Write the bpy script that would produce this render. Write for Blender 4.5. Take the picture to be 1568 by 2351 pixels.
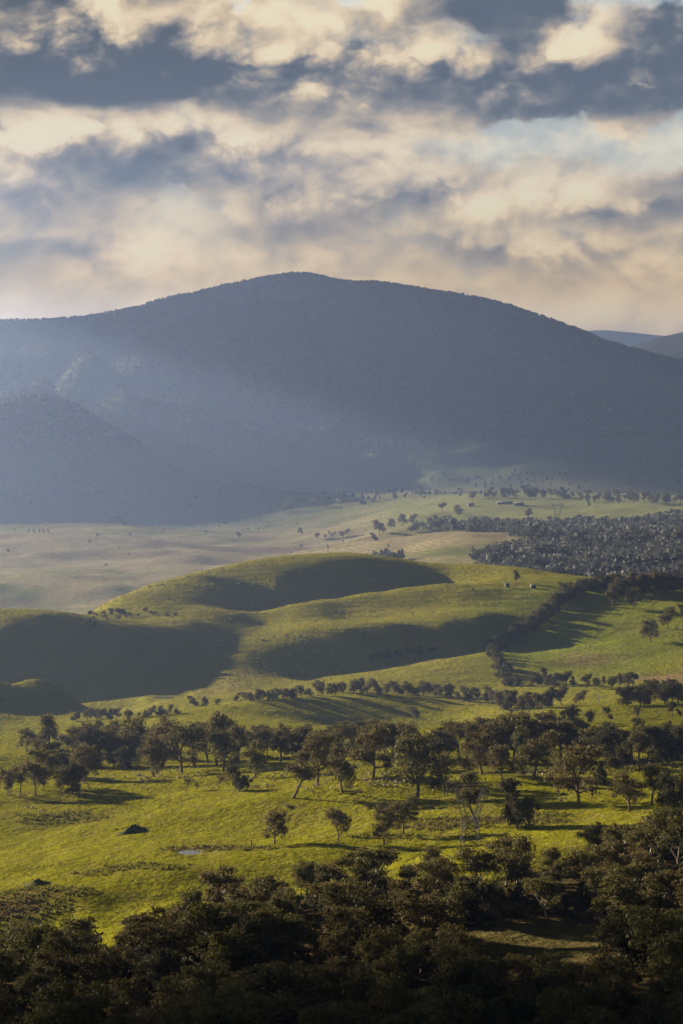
import bpy, bmesh, math, random
import numpy as np
from mathutils import Vector, Matrix

for _o in list(bpy.data.objects):
    bpy.data.objects.remove(_o, do_unlink=True)
SC = bpy.context.scene
COL = SC.collection
rad = math.radians

# ------------------------------------------------------------------ camera
F = 6530.0            # focal length in units of the 1568 x 2351 working picture
CX, HY = 784.0, 960.0  # principal column, row of the horizon
ZC = 200.0            # height of the lookout above the datum (metres)
cam_d = bpy.data.cameras.new('camera')
cam = bpy.data.objects.new('camera', cam_d)
COL.objects.link(cam)
cam.location = (0, 0, ZC)
cam.rotation_euler = (rad(90), 0, 0)
cam_d.sensor_fit = 'VERTICAL'
cam_d.sensor_height = 36.0
cam_d.sensor_width = 24.0
cam_d.lens = F / 2351.0 * 36.0
cam_d.shift_y = -(1175.5 - HY) / 2351.0
cam_d.clip_start = 1.0
cam_d.clip_end = 60000.0
SC.camera = cam

# ------------------------------------------------------------------ light
SUN_EL = 13.5          # degrees above the horizon
SUN_AZ = -51.0         # degrees clockwise from the view direction (negative = left)
EXPO = 2.0
SUN_DIR = Vector((math.sin(rad(SUN_AZ)) * math.cos(rad(SUN_EL)),
                  math.cos(rad(SUN_AZ)) * math.cos(rad(SUN_EL)), math.sin(rad(SUN_EL))))
sun_d = bpy.data.lights.new('sun', 'SUN')
sun_d.energy = 5.0
sun_d.angle = rad(0.55)
sun_d.color = (1.0, 0.84, 0.60)
sun = bpy.data.objects.new('sun', sun_d)
COL.objects.link(sun)
sun.rotation_euler = SUN_DIR.to_track_quat('Z', 'Y').to_euler()
sun.location = (-2000, 2500, 900)

SC.view_settings.view_transform = 'Standard'
SC.view_settings.look = 'None'
SC.view_settings.gamma = 1.0
SC.view_settings.use_curve_mapping = False
SC.view_settings.exposure = EXPO
SC.render.engine = 'CYCLES'
cy = SC.cycles
cy.max_bounces = 4
cy.diffuse_bounces = 2
cy.glossy_bounces = 2
cy.transmission_bounces = 2
cy.transparent_max_bounces = 4
cy.volume_bounces = 0
cy.caustics_reflective = False
cy.caustics_refractive = False
cy.sample_clamp_indirect = 3.0
cy.use_denoising = True
try:
    cy.denoiser = 'OPENIMAGEDENOISE'
    cy.denoising_input_passes = 'RGB_ALBEDO_NORMAL'
except Exception:
    pass


# ------------------------------------------------------------------ node helpers
class G:
    """little wrapper for building math graphs"""
    def __init__(self, nt):
        self.nt = nt

    def new(self, t, **kw):
        n = self.nt.nodes.new(t)
        for k, v in kw.items():
            setattr(n, k, v)
        return n

    def put(self, sock, v):
        if isinstance(v, S):
            self.nt.links.new(v.s, sock)
        elif hasattr(v, 'is_output'):
            self.nt.links.new(v, sock)
        elif v is not None:
            sock.default_value = v

    def m(self, op, a, b=None, c=None, clamp=False):
        n = self.new('ShaderNodeMath', operation=op, use_clamp=clamp)
        for i, v in enumerate((a, b, c)):
            if v is not None:
                self.put(n.inputs[i], v)
        return S(self, n.outputs[0])

    def comb(self, x, y, z=0.0):
        n = self.new('ShaderNodeCombineXYZ')
        for i, v in enumerate((x, y, z)):
            self.put(n.inputs[i], v)
        return S(self, n.outputs[0])

    def noise(self, vec, scale, detail=4, rough=0.55, dims='2D', dist=0.0, lac=2.0):
        n = self.new('ShaderNodeTexNoise', noise_dimensions=dims)
        self.put(n.inputs['Vector'], vec)
        n.inputs['Scale'].default_value = scale
        n.inputs['Detail'].default_value = detail
        n.inputs['Roughness'].default_value = rough
        n.inputs['Lacunarity'].default_value = lac
        n.inputs['Distortion'].default_value = dist
        return S(self, n.outputs[0])

    def sstep(self, v, a, b, lo=0.0, hi=1.0):
        n = self.new('ShaderNodeMapRange', interpolation_type='SMOOTHSTEP')
        self.put(n.inputs[0], v)
        for i, q in enumerate((a, b, lo, hi)):
            self.put(n.inputs[i + 1], q)
        return S(self, n.outputs[0])

    def mix(self, f, a, b, mode='MIX'):
        n = self.new('ShaderNodeMix', data_type='RGBA', blend_type=mode)
        self.put(n.inputs[0], f)
        for i, v in ((6, a), (7, b)):
            if isinstance(v, tuple):
                v = v + (1.0,) if len(v) == 3 else v
            self.put(n.inputs[i], v)
        return S(self, n.outputs[2])


class S:
    def __init__(self, g, s):
        self.g, self.s = g, s

    def __add__(self, o): return self.g.m('ADD', self, o)
    def __radd__(self, o): return self.g.m('ADD', o, self)
    def __sub__(self, o): return self.g.m('SUBTRACT', self, o)
    def __rsub__(self, o): return self.g.m('SUBTRACT', o, self)
    def __mul__(self, o): return self.g.m('MULTIPLY', self, o)
    def __rmul__(self, o): return self.g.m('MULTIPLY', o, self)
    def __truediv__(self, o): return self.g.m('DIVIDE', self, o)


# ------------------------------------------------------------------ sky
world = bpy.data.worlds.new('World')
SC.world = world
world.use_nodes = True
wt = world.node_tree
wt.nodes.clear()
g = G(wt)
out = g.new('ShaderNodeOutputWorld')
sky = g.new('ShaderNodeTexSky', sky_type='NISHITA')
sky.sun_disc = False
sky.sun_elevation = rad(SUN_EL)
sky.sun_rotation = rad(SUN_AZ) % (2 * math.pi)
sky.altitude = 700
sky.air_density = 1.0
sky.dust_density = 4.0
sky.ozone_density = 1.5
bg_sky = g.new('ShaderNodeBackground')
bg_sky.inputs[1].default_value = 0.05
wt.links.new(sky.outputs[0], bg_sky.inputs[0])

tc = g.new('ShaderNodeTexCoord')
sep = g.new('ShaderNodeSeparateXYZ')
wt.links.new(tc.outputs['Generated'], sep.inputs[0])
dx, dy, dz = [S(g, sep.outputs[i]) for i in range(3)]
U0 = g.m('ARCTAN2', dx, dy) * (F / 1000)
V0 = g.m('ARCSINE', dz) * (F / 1000)

# domain warp makes the banks ragged; fl / fo are the puffs here and a little toward the light
w1 = g.noise(g.comb(U0, V0 * 1.6), 2.6, 2, 0.5) - 0.5
w2 = g.noise(g.comb(U0 + 5.1, V0 * 1.6 + 2.2), 7.0, 4, 0.55) - 0.5


def puff(du, dv):
    q = g.comb(U0 + 3.7 + du + w1 * 0.10 + w2 * 0.05, (V0 + dv) * 1.45 + 1.3 + w2 * 0.06)
    v = g.new('ShaderNodeTexVoronoi', voronoi_dimensions='2D', feature='F1')
    g.put(v.inputs['Vector'], q)
    v.inputs['Scale'].default_value = 4.8
    v.inputs['Detail'].default_value = 4.0
    v.inputs['Roughness'].default_value = 0.55
    v.inputs['Lacunarity'].default_value = 2.2
    n = g.noise(q, 2.9, 8, 0.56)
    return n * 0.75 + (0.62 - S(g, v.outputs['Distance']) * 0.62) * 0.45


fl = puff(0.0, 0.0)
fo = puff(-0.016, 0.042)
wf = fl - 0.52
U = U0 + w1 * 0.14 + wf * 0.22
V = V0 + w1 * 0.06 + wf * 0.24


def blobs(uu, vv, lst):
    acc = None
    for (x, y, rx, ry, w) in lst:
        cu, cv = (x - CX) / 1000, (HY - y) / 1000
        a = g.m('MULTIPLY_ADD', uu, 1000.0 / rx, -cu * 1000.0 / rx)
        b = g.m('MULTIPLY_ADD', vv, 1000.0 / ry, -cv * 1000.0 / ry)
        r2 = g.m('MULTIPLY_ADD', a, a, b * b)
        e = g.m('POWER', 0.3679, g.m('POWER', r2, 1.5))
        acc = e * w if acc is None else g.m('MULTIPLY_ADD', e, w, acc)
    return acc


# broad grey bodies of the cloud banks (picture column, row, radii, depth)
bank_a = blobs(U, V, [(170, 210, 310, 95, 1.05), (520, 235, 320, 62, .80), (20, 90, 110, 110, .45), (330, 120, 120, 50, .4)])
bank_a = bank_a * g.sstep(V0 + w1 * 0.05 + wf * 0.05, 0.650, 0.730)
bank_b = blobs(U, V, [(1330, 250, 330, 85, 1.0), (1530, 140, 160, 80, .95), (1120, 50, 150, 100, 1.05), (960, 265, 190, 55, .45)])
bank_b = bank_b * g.sstep(V0 + w1 * 0.05 + wf * 0.05 - (U0 - 0.3) * 0.03, 0.615, 0.690)
rest = blobs(U, V, [(90, 445, 230, 90, .38), (370, 450, 220, 70, .42), (600, 385, 200, 48, .30), (690, 500, 150, 70, .40),
                    (925, 515, 70, 60, .36), (1480, 530, 200, 32, .36), (1270, 500, 120, 32, .20),
                    (1150, 645, 300, 50, .26), (90, 670, 220, 70, .26), (345, 5, 70, 45, .5), (700, 12, 60, 40, .55)])
# sunlit heads
glow = blobs(U, V, [(250, 60, 190, 60, .30), (640, 110, 170, 70, .30), (950, 140, 120, 50, .42), (1290, 110, 75, 80, .62), (130, 322, 190, 34, .36), (470, 322, 150, 40, .36),
                    (520, 510, 80, 45, .30), (890, 450, 110, 50, .30), (1200, 480, 240, 45, .26), (1120, 580, 220, 40, .24), (330, 590, 80, 60, .22), (1460, 205, 40, 20, .6),
                    (1400, 730, 200, 40, .16), (860, 20, 60, 60, .3)])
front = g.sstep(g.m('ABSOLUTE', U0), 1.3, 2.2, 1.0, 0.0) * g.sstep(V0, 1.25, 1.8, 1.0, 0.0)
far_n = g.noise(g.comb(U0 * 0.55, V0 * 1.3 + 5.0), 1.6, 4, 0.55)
body = (bank_a + bank_b + rest - glow) * front + (g.sstep(far_n, 0.30, 0.62) * 1.15 - 0.1) * (1.0 - front)  # out of frame the cloud cover is made heavier to cut ambient light

relief = fl - fo
vs_ = g.sstep(V0, 0.10, 0.80, 0.34, 1.0)
tone = 0.68 - body * 0.62 + ((relief * 1.6 + wf * 0.34) * vs_) + w1 * 0.10 + g.sstep(V0, 0.08, 0.50, 0.13, 0.0)
# where the sky shows between the banks
holes = blobs(U, V, [(1430, 25, 230, 50, 1.0), (1260, 372, 330, 50, 1.0), (768, 18, 60, 30, .9), (560, 6, 30, 14, .9),
                     (1560, 330, 110, 50, .8)]) * front
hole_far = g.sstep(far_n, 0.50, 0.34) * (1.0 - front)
cover = 1.0 - g.sstep(holes + hole_far - (fl - 0.49) * 1.6 - g.m('MAXIMUM', body, 0.0), 0.05, 1.0) * 0.50

ramp = g.new('ShaderNodeValToRGB')
cr_ = ramp.color_ramp
cr_.interpolation = 'B_SPLINE'
stops = [(0.0, (.070, .100, .150)), (0.17, (.125, .155, .200)), (0.36, (.29, .28, .28)), (0.54, (.52, .455, .375)), (0.72, (.84, .68, .46)), (0.92, (1.06, .92, .67))]
while len(cr_.elements) < len(stops):
    cr_.elements.new(0.5)
for el, (ps, c) in zip(cr_.elements, stops):
    el.position = ps
    el.color = c + (1,)
g.put(ramp.inputs[0], tone)
ccol = S(g, ramp.outputs[0])
ccol = g.mix(1.0, ccol, g.mix(g.sstep(V0, 0.05, 0.62), (1.75, 1.44, 0.93), (1.10, 1.05, 0.96)), 'MULTIPLY')
# unseen overhead sky darkened and blued to cut ambient, as grey cloud undersides
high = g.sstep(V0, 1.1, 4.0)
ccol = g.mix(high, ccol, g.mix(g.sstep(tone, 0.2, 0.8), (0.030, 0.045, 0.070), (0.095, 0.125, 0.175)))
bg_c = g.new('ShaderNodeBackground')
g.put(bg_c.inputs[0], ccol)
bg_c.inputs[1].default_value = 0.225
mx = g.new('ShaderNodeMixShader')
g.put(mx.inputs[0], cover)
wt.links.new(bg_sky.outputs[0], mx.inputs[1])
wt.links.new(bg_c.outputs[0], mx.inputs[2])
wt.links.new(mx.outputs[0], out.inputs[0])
world.cycles.sampling_method = 'MANUAL'
world.cycles.sample_map_resolution = 512

# ------------------------------------------------------------------ terrain heights
rng = np.random.default_rng(7)
random.seed(7)


def _hash(ix, iy, seed):
    h = (ix.astype(np.int64) * 374761393 + iy.astype(np.int64) * 668265263 + seed * 974711) & 0x7fffffff
    h = ((h ^ (h >> 13)) * 1274126177) & 0x7fffffff
    return ((h ^ (h >> 16)) & 0xffff) / 65535.0


def vnoise(x, y, seed=0):
    ix, iy = np.floor(x), np.floor(y)
    fx, fy = x - ix, y - iy
    fx = fx * fx * fx * (fx * (fx * 6 - 15) + 10)
    fy = fy * fy * fy * (fy * (fy * 6 - 15) + 10)
    a, b = _hash(ix, iy, seed), _hash(ix + 1, iy, seed)
    c, d = _hash(ix, iy + 1, seed), _hash(ix + 1, iy + 1, seed)
    return (a + (b - a) * fx) * (1 - fy) + (c + (d - c) * fx) * fy - 0.5


def fbm(x, y, wl, octs=4, seed=0, gain=0.5):
    s, amp, tot = 0, 1.0, 0
    for o in range(octs):
        s = s + amp * vnoise(x / wl + 13.7 * o, y / wl - 7.1 * o, seed + o)
        tot += amp
        amp *= gain
        wl *= 0.5
    return s / tot * 2


def sm(v, a, b):
    t = np.clip((v - a) / (b - a), 0, 1)
    return t * t * (3 - 2 * t)


PTS = []   # (x, depth, height relative to the lookout)


def seen(*pts):
    """points of the ground that show: column, row, distance"""
    for x, y, d in pts:
        PTS.append((x, d, -(y - HY) / F * d))


def crest(pts, behind=None, drop=None, step=110):
    """a ridge line; optionally the ground a little behind it, lower by drop metres"""
    dense = []
    for p, q in zip(pts[:-1], pts[1:]):
        n = max(1, int(abs(q[0] - p[0]) / step))
        for i in range(n):
            t = i / n
            dense.append(tuple(p[k] + (q[k] - p[k]) * t for k in range(3)))
    dense.append(pts[-1])
    for x, y, d in dense:
        z = -(y - HY) / F * d
        PTS.append((x, d, z))
        if behind:
            PTS.append((x, d + behind, z - drop))


def row(d, *xy):
    for x, y in xy:
        PTS.append((x, d, -(y - HY) / F * d))


# lookout slope below the camera
for x in (-900, 0, 784, 1568, 2468):
    PTS.append((x, 8, -4.0))
    PTS.append((x, 60, -26.0))
    PTS.append((x, 180, -68.0))
    PTS.append((x, 380, -118.0))
# wooded foreground and the sheep meadow
row(560, (-900, 2560), (0, 2560), (784, 2545), (1568, 2530), (2468, 2500))
row(660, (-900, 2420), (0, 2385), (784, 2330), (1568, 2270), (2468, 2230))
row(760, (-900, 2260), (0, 2230), (400, 2195), (784, 2160), (1200, 2132), (1400, 2120), (1568, 2080), (2468, 2040))
row(700, (1000, 2262), (1200, 2235), (1400, 2215))
row(860, (-900, 2140), (-200, 2125), (0, 2120), (200, 2092), (400, 2072), (784, 2012), (1100, 1962), (1300, 1945), (1568, 1920), (2468, 1890))
row(960, (-900, 2010), (0, 1995), (300, 1965), (600, 1935), (784, 1905), (1100, 1872), (1568, 1830), (2468, 1800))
row(1080, (-900, 1885), (0, 1875), (300, 1845), (600, 1812), (784, 1793), (1100, 1778), (1568, 1755), (2468, 1730))
row(1220, (-900, 1780), (0, 1765), (300, 1752), (784, 1725), (1100, 1712), (1568, 1690), (2468, 1670))
row(1380, (-900, 1735), (0, 1722), (300, 1700), (784, 1680), (1100, 1662), (1300, 1650), (1568, 1635), (2468, 1620))
row(1520, (-900, 1710), (0, 1692), (250, 1682), (420, 1662), (620, 1655), (850, 1672), (1000, 1680), (1120, 1664), (1220, 1634), (1568, 1612), (2468, 1600))
seen((900, 1688, 1600), (1000, 1690, 1600), (750, 1670, 1600), (1090, 1676, 1590))
row(1560, (1200, 1630), (1300, 1622), (1568, 1610))
crest([(400, 1634, 1640), (600, 1602, 1680), (800, 1590, 1700), (900, 1590, 1710), (1010, 1602, 1690), (1130, 1622, 1640)], 70, 9)
row(1660, (-900, 1695), (0, 1668), (250, 1655), (1250, 1618), (1568, 1596), (2468, 1585))
row(1800, (-900, 1665), (0, 1652), (200, 1640), (380, 1602), (500, 1600), (620, 1590), (850, 1583), (1150, 1598), (1300, 1582), (1568, 1572), (2468, 1560))
# grassy bank above the reeds at the lower left
for x, y, d in ((60, 2075, 878), (150, 2061, 882), (270, 2044, 889), (400, 2025, 895), (560, 1998, 905), (700, 1978, 910), (850, 1952, 916)):
    seen((x, y, d), (x, y + 50, d - 22))
# dark hill on the left
crest([(-900, 1330, 2120), (-500, 1370, 2080), (-200, 1392, 2040), (0, 1402, 2010), (90, 1410, 2000)], 130, 26)
seen((150, 1415, 2000), (200, 1427, 2000), (300, 1456, 1985), (230, 1416, 2050), (320, 1418, 2070))
seen((-500, 1600, 1880), (-200, 1618, 1880), (0, 1618, 1890), (100, 1608, 1895), (200, 1600, 1900), (300, 1585, 1905), (400, 1572, 1915), (0, 1470, 1966), (150, 1475, 1966), (280, 1495, 1955))
seen((-30, 1562, 1790), (60, 1556, 1795), (140, 1580, 1790), (60, 1615, 1740))
seen((380, 1490, 1975), (440, 1530, 1955), (430, 1585, 1890), (480, 1590, 1880))
# main hill, its crest and spurs
crest([(180, 1413, 2090), (260, 1378, 2160), (350, 1337, 2230), (450, 1311, 2300), (560, 1292, 2360), (680, 1277, 2400), (760, 1272, 2420),
       (860, 1276, 2440), (960, 1290, 2450), (1100, 1295, 2440), (1200, 1306, 2410), (1330, 1325, 2370), (1450, 1333, 2340), (1568, 1333, 2330),
       (1900, 1330, 2330), (2468, 1320, 2330)], 190, 30)
crest([(560, 1402, 2120), (640, 1388, 2155), (720, 1373, 2190), (820, 1360, 2225), (920, 1350, 2260), (1010, 1340, 2290)], 62, 13)
seen((430, 1422, 2050), (500, 1411, 2090), (520, 1330, 2270), (450, 1360, 2190), (600, 1320, 2310), (520, 1375, 2190), (480, 1390, 2140), (420, 1402, 2105), (600, 1350, 2260), (560, 1360, 2235))
seen((650, 1345, 2262), (760, 1318, 2345), (880, 1318, 2370))
seen((1100, 1340, 2300), (1200, 1345, 2290), (1280, 1350, 2280))
seen((470, 1520, 1955), (520, 1480, 2010), (600, 1465, 2025), (690, 1460, 2022), (800, 1453, 2030), (900, 1444, 2042), (1010, 1434, 2060), (1130, 1425, 2075),
     (600, 1430, 2090), (700, 1440, 2045), (700, 1420, 2085), (800, 1437, 2048), (800, 1420, 2095), (800, 1400, 2150), (900, 1428, 2066), (900, 1410, 2115), (900, 1385, 2180),
     (1000, 1420, 2085), (1000, 1402, 2135), (1000, 1376, 2205), (1150, 1400, 2150), (1150, 1375, 2220))
seen((520, 1560, 1900), (590, 1560, 1905), (560, 1515, 1965), (640, 1545, 1945), (600, 1581, 1870))
crest([(690, 1564, 1898), (800, 1546, 1925), (900, 1527, 1950), (1000, 1511, 1975), (1130, 1494, 2005)], 48, 3)
seen((800, 1565, 1865), (900, 1570, 1850), (1000, 1572, 1850), (1120, 1575, 1850))
# right-hand paddock
row(2240, (1300, 1372), (1450, 1372), (1568, 1368), (1900, 1365), (2468, 1360))
row(2090, (1180, 1450), (1300, 1448), (1450, 1445), (1568, 1440), (1900, 1435), (2468, 1430))
row(1960, (1180, 1515), (1300, 1520), (1450, 1515), (1568, 1510), (1900, 1500), (2468, 1490))
row(1880, (1200, 1558), (1350, 1552), (1568, 1545), (2468, 1530))
# far plain
for x in (-900, -200, 0, 300, 600):
    row(2900, (x, 1392))
    row(3350, (x, 1330))
    row(3900, (x, 1275))
seen((-900, 1225, 4400), (-200, 1222, 4400), (0, 1228, 4350), (180, 1217, 4400), (300, 1219, 4420), (400, 1236, 4380), (0, 1212, 4900), (180, 1212, 4850))
seen((500, 1238, 4350), (700, 1243, 4250), (500, 1196, 5200), (700, 1200, 5000), (0, 1185, 5300), (250, 1185, 5300), (-900, 1185, 5300))
seen((480, 1282, 3750), (560, 1300, 3600), (420, 1305, 3600), (660, 1262, 4000))
seen((850, 1240, 3900), (800, 1200, 4800), (880, 1172, 4800), (1000, 1196, 4150), (1200, 1196, 4050), (1400, 1190, 4050), (1568, 1178, 4050), (2468, 1150, 4000))
seen((1000, 1147, 5200), (1200, 1146, 5250), (1568, 1148, 5250), (2468, 1130, 5200), (1200, 1165, 4700), (1568, 1160, 4700))
seen((900, 1275, 3350), (1000, 1240, 3450), (1100, 1231, 3320), (1160, 1236, 3280), (1000, 1288, 3000), (1100, 1302, 2850), (1250, 1265, 3150),
     (1330, 1240, 3400), (1420, 1222, 3600), (1500, 1206, 3750), (1568, 1192, 3800), (1300, 1310, 2800), (1450, 1275, 2950), (1568, 1235, 3150), (1568, 1300, 2750),
     (2468, 1180, 3500), (2468, 1290, 2800), (900, 1330, 2900), (750, 1330, 2900))
# small scarps on the plain
crest([(380, 1287, 3720), (470, 1281, 3745), (560, 1290, 3715)])
seen((390, 1306, 3675), (470, 1303, 3690), (555, 1308, 3680))
crest([(-100, 1352, 3160), (60, 1350, 3170), (180, 1358, 3140)])
seen((-100, 1374, 3122), (60, 1374, 3125), (175, 1380, 3110))
crest([(250, 1262, 3980), (380, 1258, 4020)])
seen((250, 1276, 3940), (380, 1272, 3975))
# foot of the mountain
seen((-900, 1120, 5500), (0, 1130, 5450), (250, 1140, 5450), (450, 1140, 5600), (600, 1140, 5750), (800, 1142, 5800), (1000, 1130, 6000), (1200, 1126, 6050),
     (1400, 1120, 6100), (1568, 1115, 6150), (2468, 1090, 6150))
# foothills at the left
crest([(-900, 840, 6100), (-500, 890, 6050), (-200, 925, 6000), (0, 935, 6050), (100, 929, 6080), (190, 958, 6050), (300, 1010, 5950), (400, 1065, 5800), (540, 1108, 5650)], 330, 90)
crest([(180, 946, 6650), (260, 925, 6750), (330, 921, 6850), (430, 937, 6900), (560, 972, 6950)], 280, 85)
# mountain
crest([(-900, 690, 8700), (-500, 735, 8600), (-200, 752, 8500), (0, 747, 8450), (100, 741, 8450), (200, 745, 8450), (300, 729, 8450), (400, 703, 8500), (500, 681, 8550),
       (600, 655, 8600), (680, 638, 8600), (740, 637, 8600), (800, 646, 8600), (870, 650, 8600), (1000, 678, 8550), (1150, 706, 8500), (1210, 729, 8450),
       (1300, 766, 8400), (1400, 797, 8350), (1568, 852, 8300), (1800, 925, 8200), (2468, 1040, 8000)], 700, 170, step=90)
crest([(540, 757, 8000), (450, 768, 7800), (330, 776, 7600), (200, 822, 7250), (100, 860, 6980), (0, 898, 6750), (-150, 940, 6500)], 280, 100)
crest([(220, 765, 8060), (60, 808, 7800), (-100, 830, 7650)], 180, 60)
row(7400, (520, 870), (650, 880), (784, 880), (950, 885), (1100, 893), (1300, 925), (1450, 965), (1568, 985), (1800, 1030))
row(6800, (400, 1000), (600, 1010), (784, 1020), (1000, 1020), (1200, 1025), (1400, 1035), (1568, 1040), (2468, 1060))
# country beyond
for x in (-900, 0, 784, 1300, 1900, 2468):
    PTS.append((x, 10500, 40.0))
crest([(1000, 960, 12300), (1300, 860, 12400), (1440, 818, 12500), (1500, 800, 12500), (1568, 780, 12500), (1750, 740, 12500), (2468, 700, 12500)], 900, 200)
crest([(-900, 880, 15000), (600, 880, 15000), (1200, 820, 15000), (1350, 784, 15000), (1400, 788, 15000), (1460, 802, 15000), (1568, 800, 15000), (2468, 820, 15000)])

KB = 40.0


def par(x, d):
    return (np.asarray(x, float) - CX) / 100.0, np.log(np.asarray(d, float) / 500.0) * KB


_A, _B = par([p[0] for p in PTS], [p[1] for p in PTS])
_Z = np.array([p[2] for p in PTS])
# heights are spread as an angle-like quantity so that near and far ground are equally stiff
_W = np.array([p[1] for p in PTS])


def _kern(r2):
    return np.where(r2 > 1e-12, r2 * np.log(np.maximum(r2, 1e-12)) * 0.5, 0.0)


n_ = len(PTS)
_K = _kern((_A[:, None] - _A[None]) ** 2 + (_B[:, None] - _B[None]) ** 2)
_K[np.arange(n_), np.arange(n_)] += 0.10
_P = np.stack([np.ones(n_), _A, _B], 1)
_M = np.block([[_K, _P], [_P.T, np.zeros((3, 3))]])
_sol = np.linalg.solve(_M, np.concatenate([_Z / _W, np.zeros(3)]))

# fan-shaped grid: fine near, coarse far
XS = np.concatenate([np.linspace(-900, -160, 60, endpoint=False), np.linspace(-160, 1730, 560, endpoint=False), np.linspace(1730, 2468, 61)])
DS = np.concatenate([np.geomspace(8, 500, 30, endpoint=False), np.geomspace(500, 2700, 560, endpoint=False), np.geomspace(2700, 9000, 240, endpoint=False),
                     np.geomspace(9000, 15300, 40)])
NX, ND = len(XS), len(DS)
# coarse evaluation of the spline, then cubic-ish upsampling by bilinear on a dense coarse grid
cX = np.linspace(-900, 2468, 190)
cB = np.linspace(par(0, 8)[1], par(0, 15300)[1], 900)
cA = (cX - CX) / 100.0
base = np.zeros((len(cB), len(cX)))
for i in range(0, len(cB), 30):
    bb = cB[i:i + 30]
    ga, gb = np.meshgrid(cA, bb)
    ga, gb = ga.ravel(), gb.ravel()
    r2 = (ga[:, None] - _A[None]) ** 2 + (gb[:, None] - _B[None]) ** 2
    v = _kern(r2) @ _sol[:n_] + _sol[n_] + _sol[n_ + 1] * ga + _sol[n_ + 2] * gb
    base[i:i + 30] = v.reshape(len(bb), len(cA))


def bil(arr, fx, fy):
    fx = np.clip(fx, 0, arr.shape[1] - 1.001)
    fy = np.clip(fy, 0, arr.shape[0] - 1.001)
    ix, iy = fx.astype(int), fy.astype(int)
    tx, ty = fx - ix, fy - iy
    return (arr[iy, ix] * (1 - tx) + arr[iy, ix + 1] * tx) * (1 - ty) + (arr[iy + 1, ix] * (1 - tx) + arr[iy + 1, ix + 1] * tx) * ty


PONDS = [(436, 1955, 34, 6.0), (378, 1601, 30, 3.2)]   # column, row, half widths in picture units
POND_W = []


def raw_height(xp, d):
    fx = (xp - cX[0]) / (cX[1] - cX[0])
    fy = (par(0, d)[1] - cB[0]) / (cB[1] - cB[0])
    z = bil(base, fx, fy) * d
    X = (xp - CX) / F * d
    near = sm(d, 450, 600)
    hill = sm(d, 1600, 1850) * (1 - sm(d, 2600, 2900))
    farm = sm(d, 2700, 3000) * (1 - sm(d, 5600, 6200))
    mount = sm(d, 5700, 6800) * (1 - 0.92 * sm(d, 7900, 8450))
    z = z + near * (1 - farm - mount) * ((fbm(X * .40 + d * .12, d * .95 - X * .16, 62, 3, 3) * 4.2 + fbm(X * .8, d, 17, 3, 5) * 0.55) * (1 - .6 * sm(d, 1500, 1800)))
    z = z + hill * (fbm(X, d, 120, 3, 9) * 1.6 + fbm(X, d, 28, 3, 11) * 0.8)
    z = z + farm * (fbm(X, d, 420, 4, 15) * 16.0 + fbm(X, d, 110, 3, 17) * 6.0)
    rid = 1 - np.abs(fbm(X * 1.25 + d * 0.25, d * 0.8 - X * 0.3, 620, 4, 21)) * 2.2
    z = z + mount * (rid - 0.45) * 62 + sm(d, 6000, 7000) * (1 - sm(d, 9000, 9500)) * fbm(X, d, 170, 3, 27) * 9 + sm(d, 10500, 12000) * fbm(X, d, 900, 4, 25) * 12
    return z


def height(xp, d):
    z = raw_height(xp, d)
    X = (xp - CX) / F * d
    for (px, py, rx, ry, zz) in POND_W:
        r = np.sqrt(((X - px) / rx) ** 2 + ((d - py) / ry) ** 2)
        t = sm(r, 1.25, 2.3)
        z = np.where(r < 2.3, (zz + .25 - 0.9 * (1 - sm(r, 0.5, 1.0))) * (1 - t) + z * t, z)
    return z


def hit(x, y, lo=420.0, hi=15000.0, fn=None):
    """first ground point seen at a picture position"""
    ds = np.geomspace(lo, hi, 2600)
    zr = -(y - HY) / F * ds
    zt = (fn or height)(np.full_like(ds, x), ds)
    under = zt >= zr
    k = int(np.argmax(under))
    if not under[k]:
        return None
    if k == 0:
        d = ds[0]
    else:
        a, b = zr[k - 1] - zt[k - 1], zt[k] - zr[k]
        d = ds[k - 1] + (ds[k] - ds[k - 1]) * a / max(a + b, 1e-9)
    return float(d)


def ground(X, Y):
    return ZC + float(height(np.array([CX + F * X / Y]), np.array([float(Y)]))[0])


def spot(x, y, lo=420.0):
    d = hit(x, y, lo)
    if d is None:
        return None
    X = (x - CX) / F * d
    return X, d, ground(X, d)


for (x, y, rx, ry) in PONDS:
    d = hit(x, y, fn=raw_height)
    zz = float(raw_height(np.array([float(x)]), np.array([d]))[0])
    hgt = -zz
    POND_W.append(((x - CX) / F * d, d, rx * d / F, max(ry * d * d / (F * hgt), 3.0), zz - 0.25))

GX, GD = np.meshgrid(XS, DS)
GZ = height(GX.ravel(), GD.ravel()).reshape(GX.shape)
WX = (GX - CX) / F * GD
# picture position of every vertex, used to say what grows where
PX, PY = GX, HY - F * GZ / GD


def mesh_obj(name, verts, faces, mat, parent=None, smooth=False):
    me = bpy.data.meshes.new(name)
    verts = np.asarray(verts, dtype=np.float32)
    faces = np.asarray(faces, dtype=np.int32)
    nf, k = faces.shape
    me.vertices.add(len(verts))
    me.vertices.foreach_set('co', verts.ravel())
    me.loops.add(nf * k)
    me.loops.foreach_set('vertex_index', faces.ravel())
    me.polygons.add(nf)
    me.polygons.foreach_set('loop_start', np.arange(0, nf * k, k, dtype=np.int32))
    me.polygons.foreach_set('loop_total', np.full(nf, k, dtype=np.int32))
    if smooth:
        me.polygons.foreach_set('use_smooth', np.ones(nf, dtype=bool))
    me.update(calc_edges=True)
    me.validate()
    if mat:
        me.materials.append(mat)
    o = bpy.data.objects.new(name, me)
    COL.objects.link(o)
    if parent:
        o.parent = parent
    return o


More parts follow.
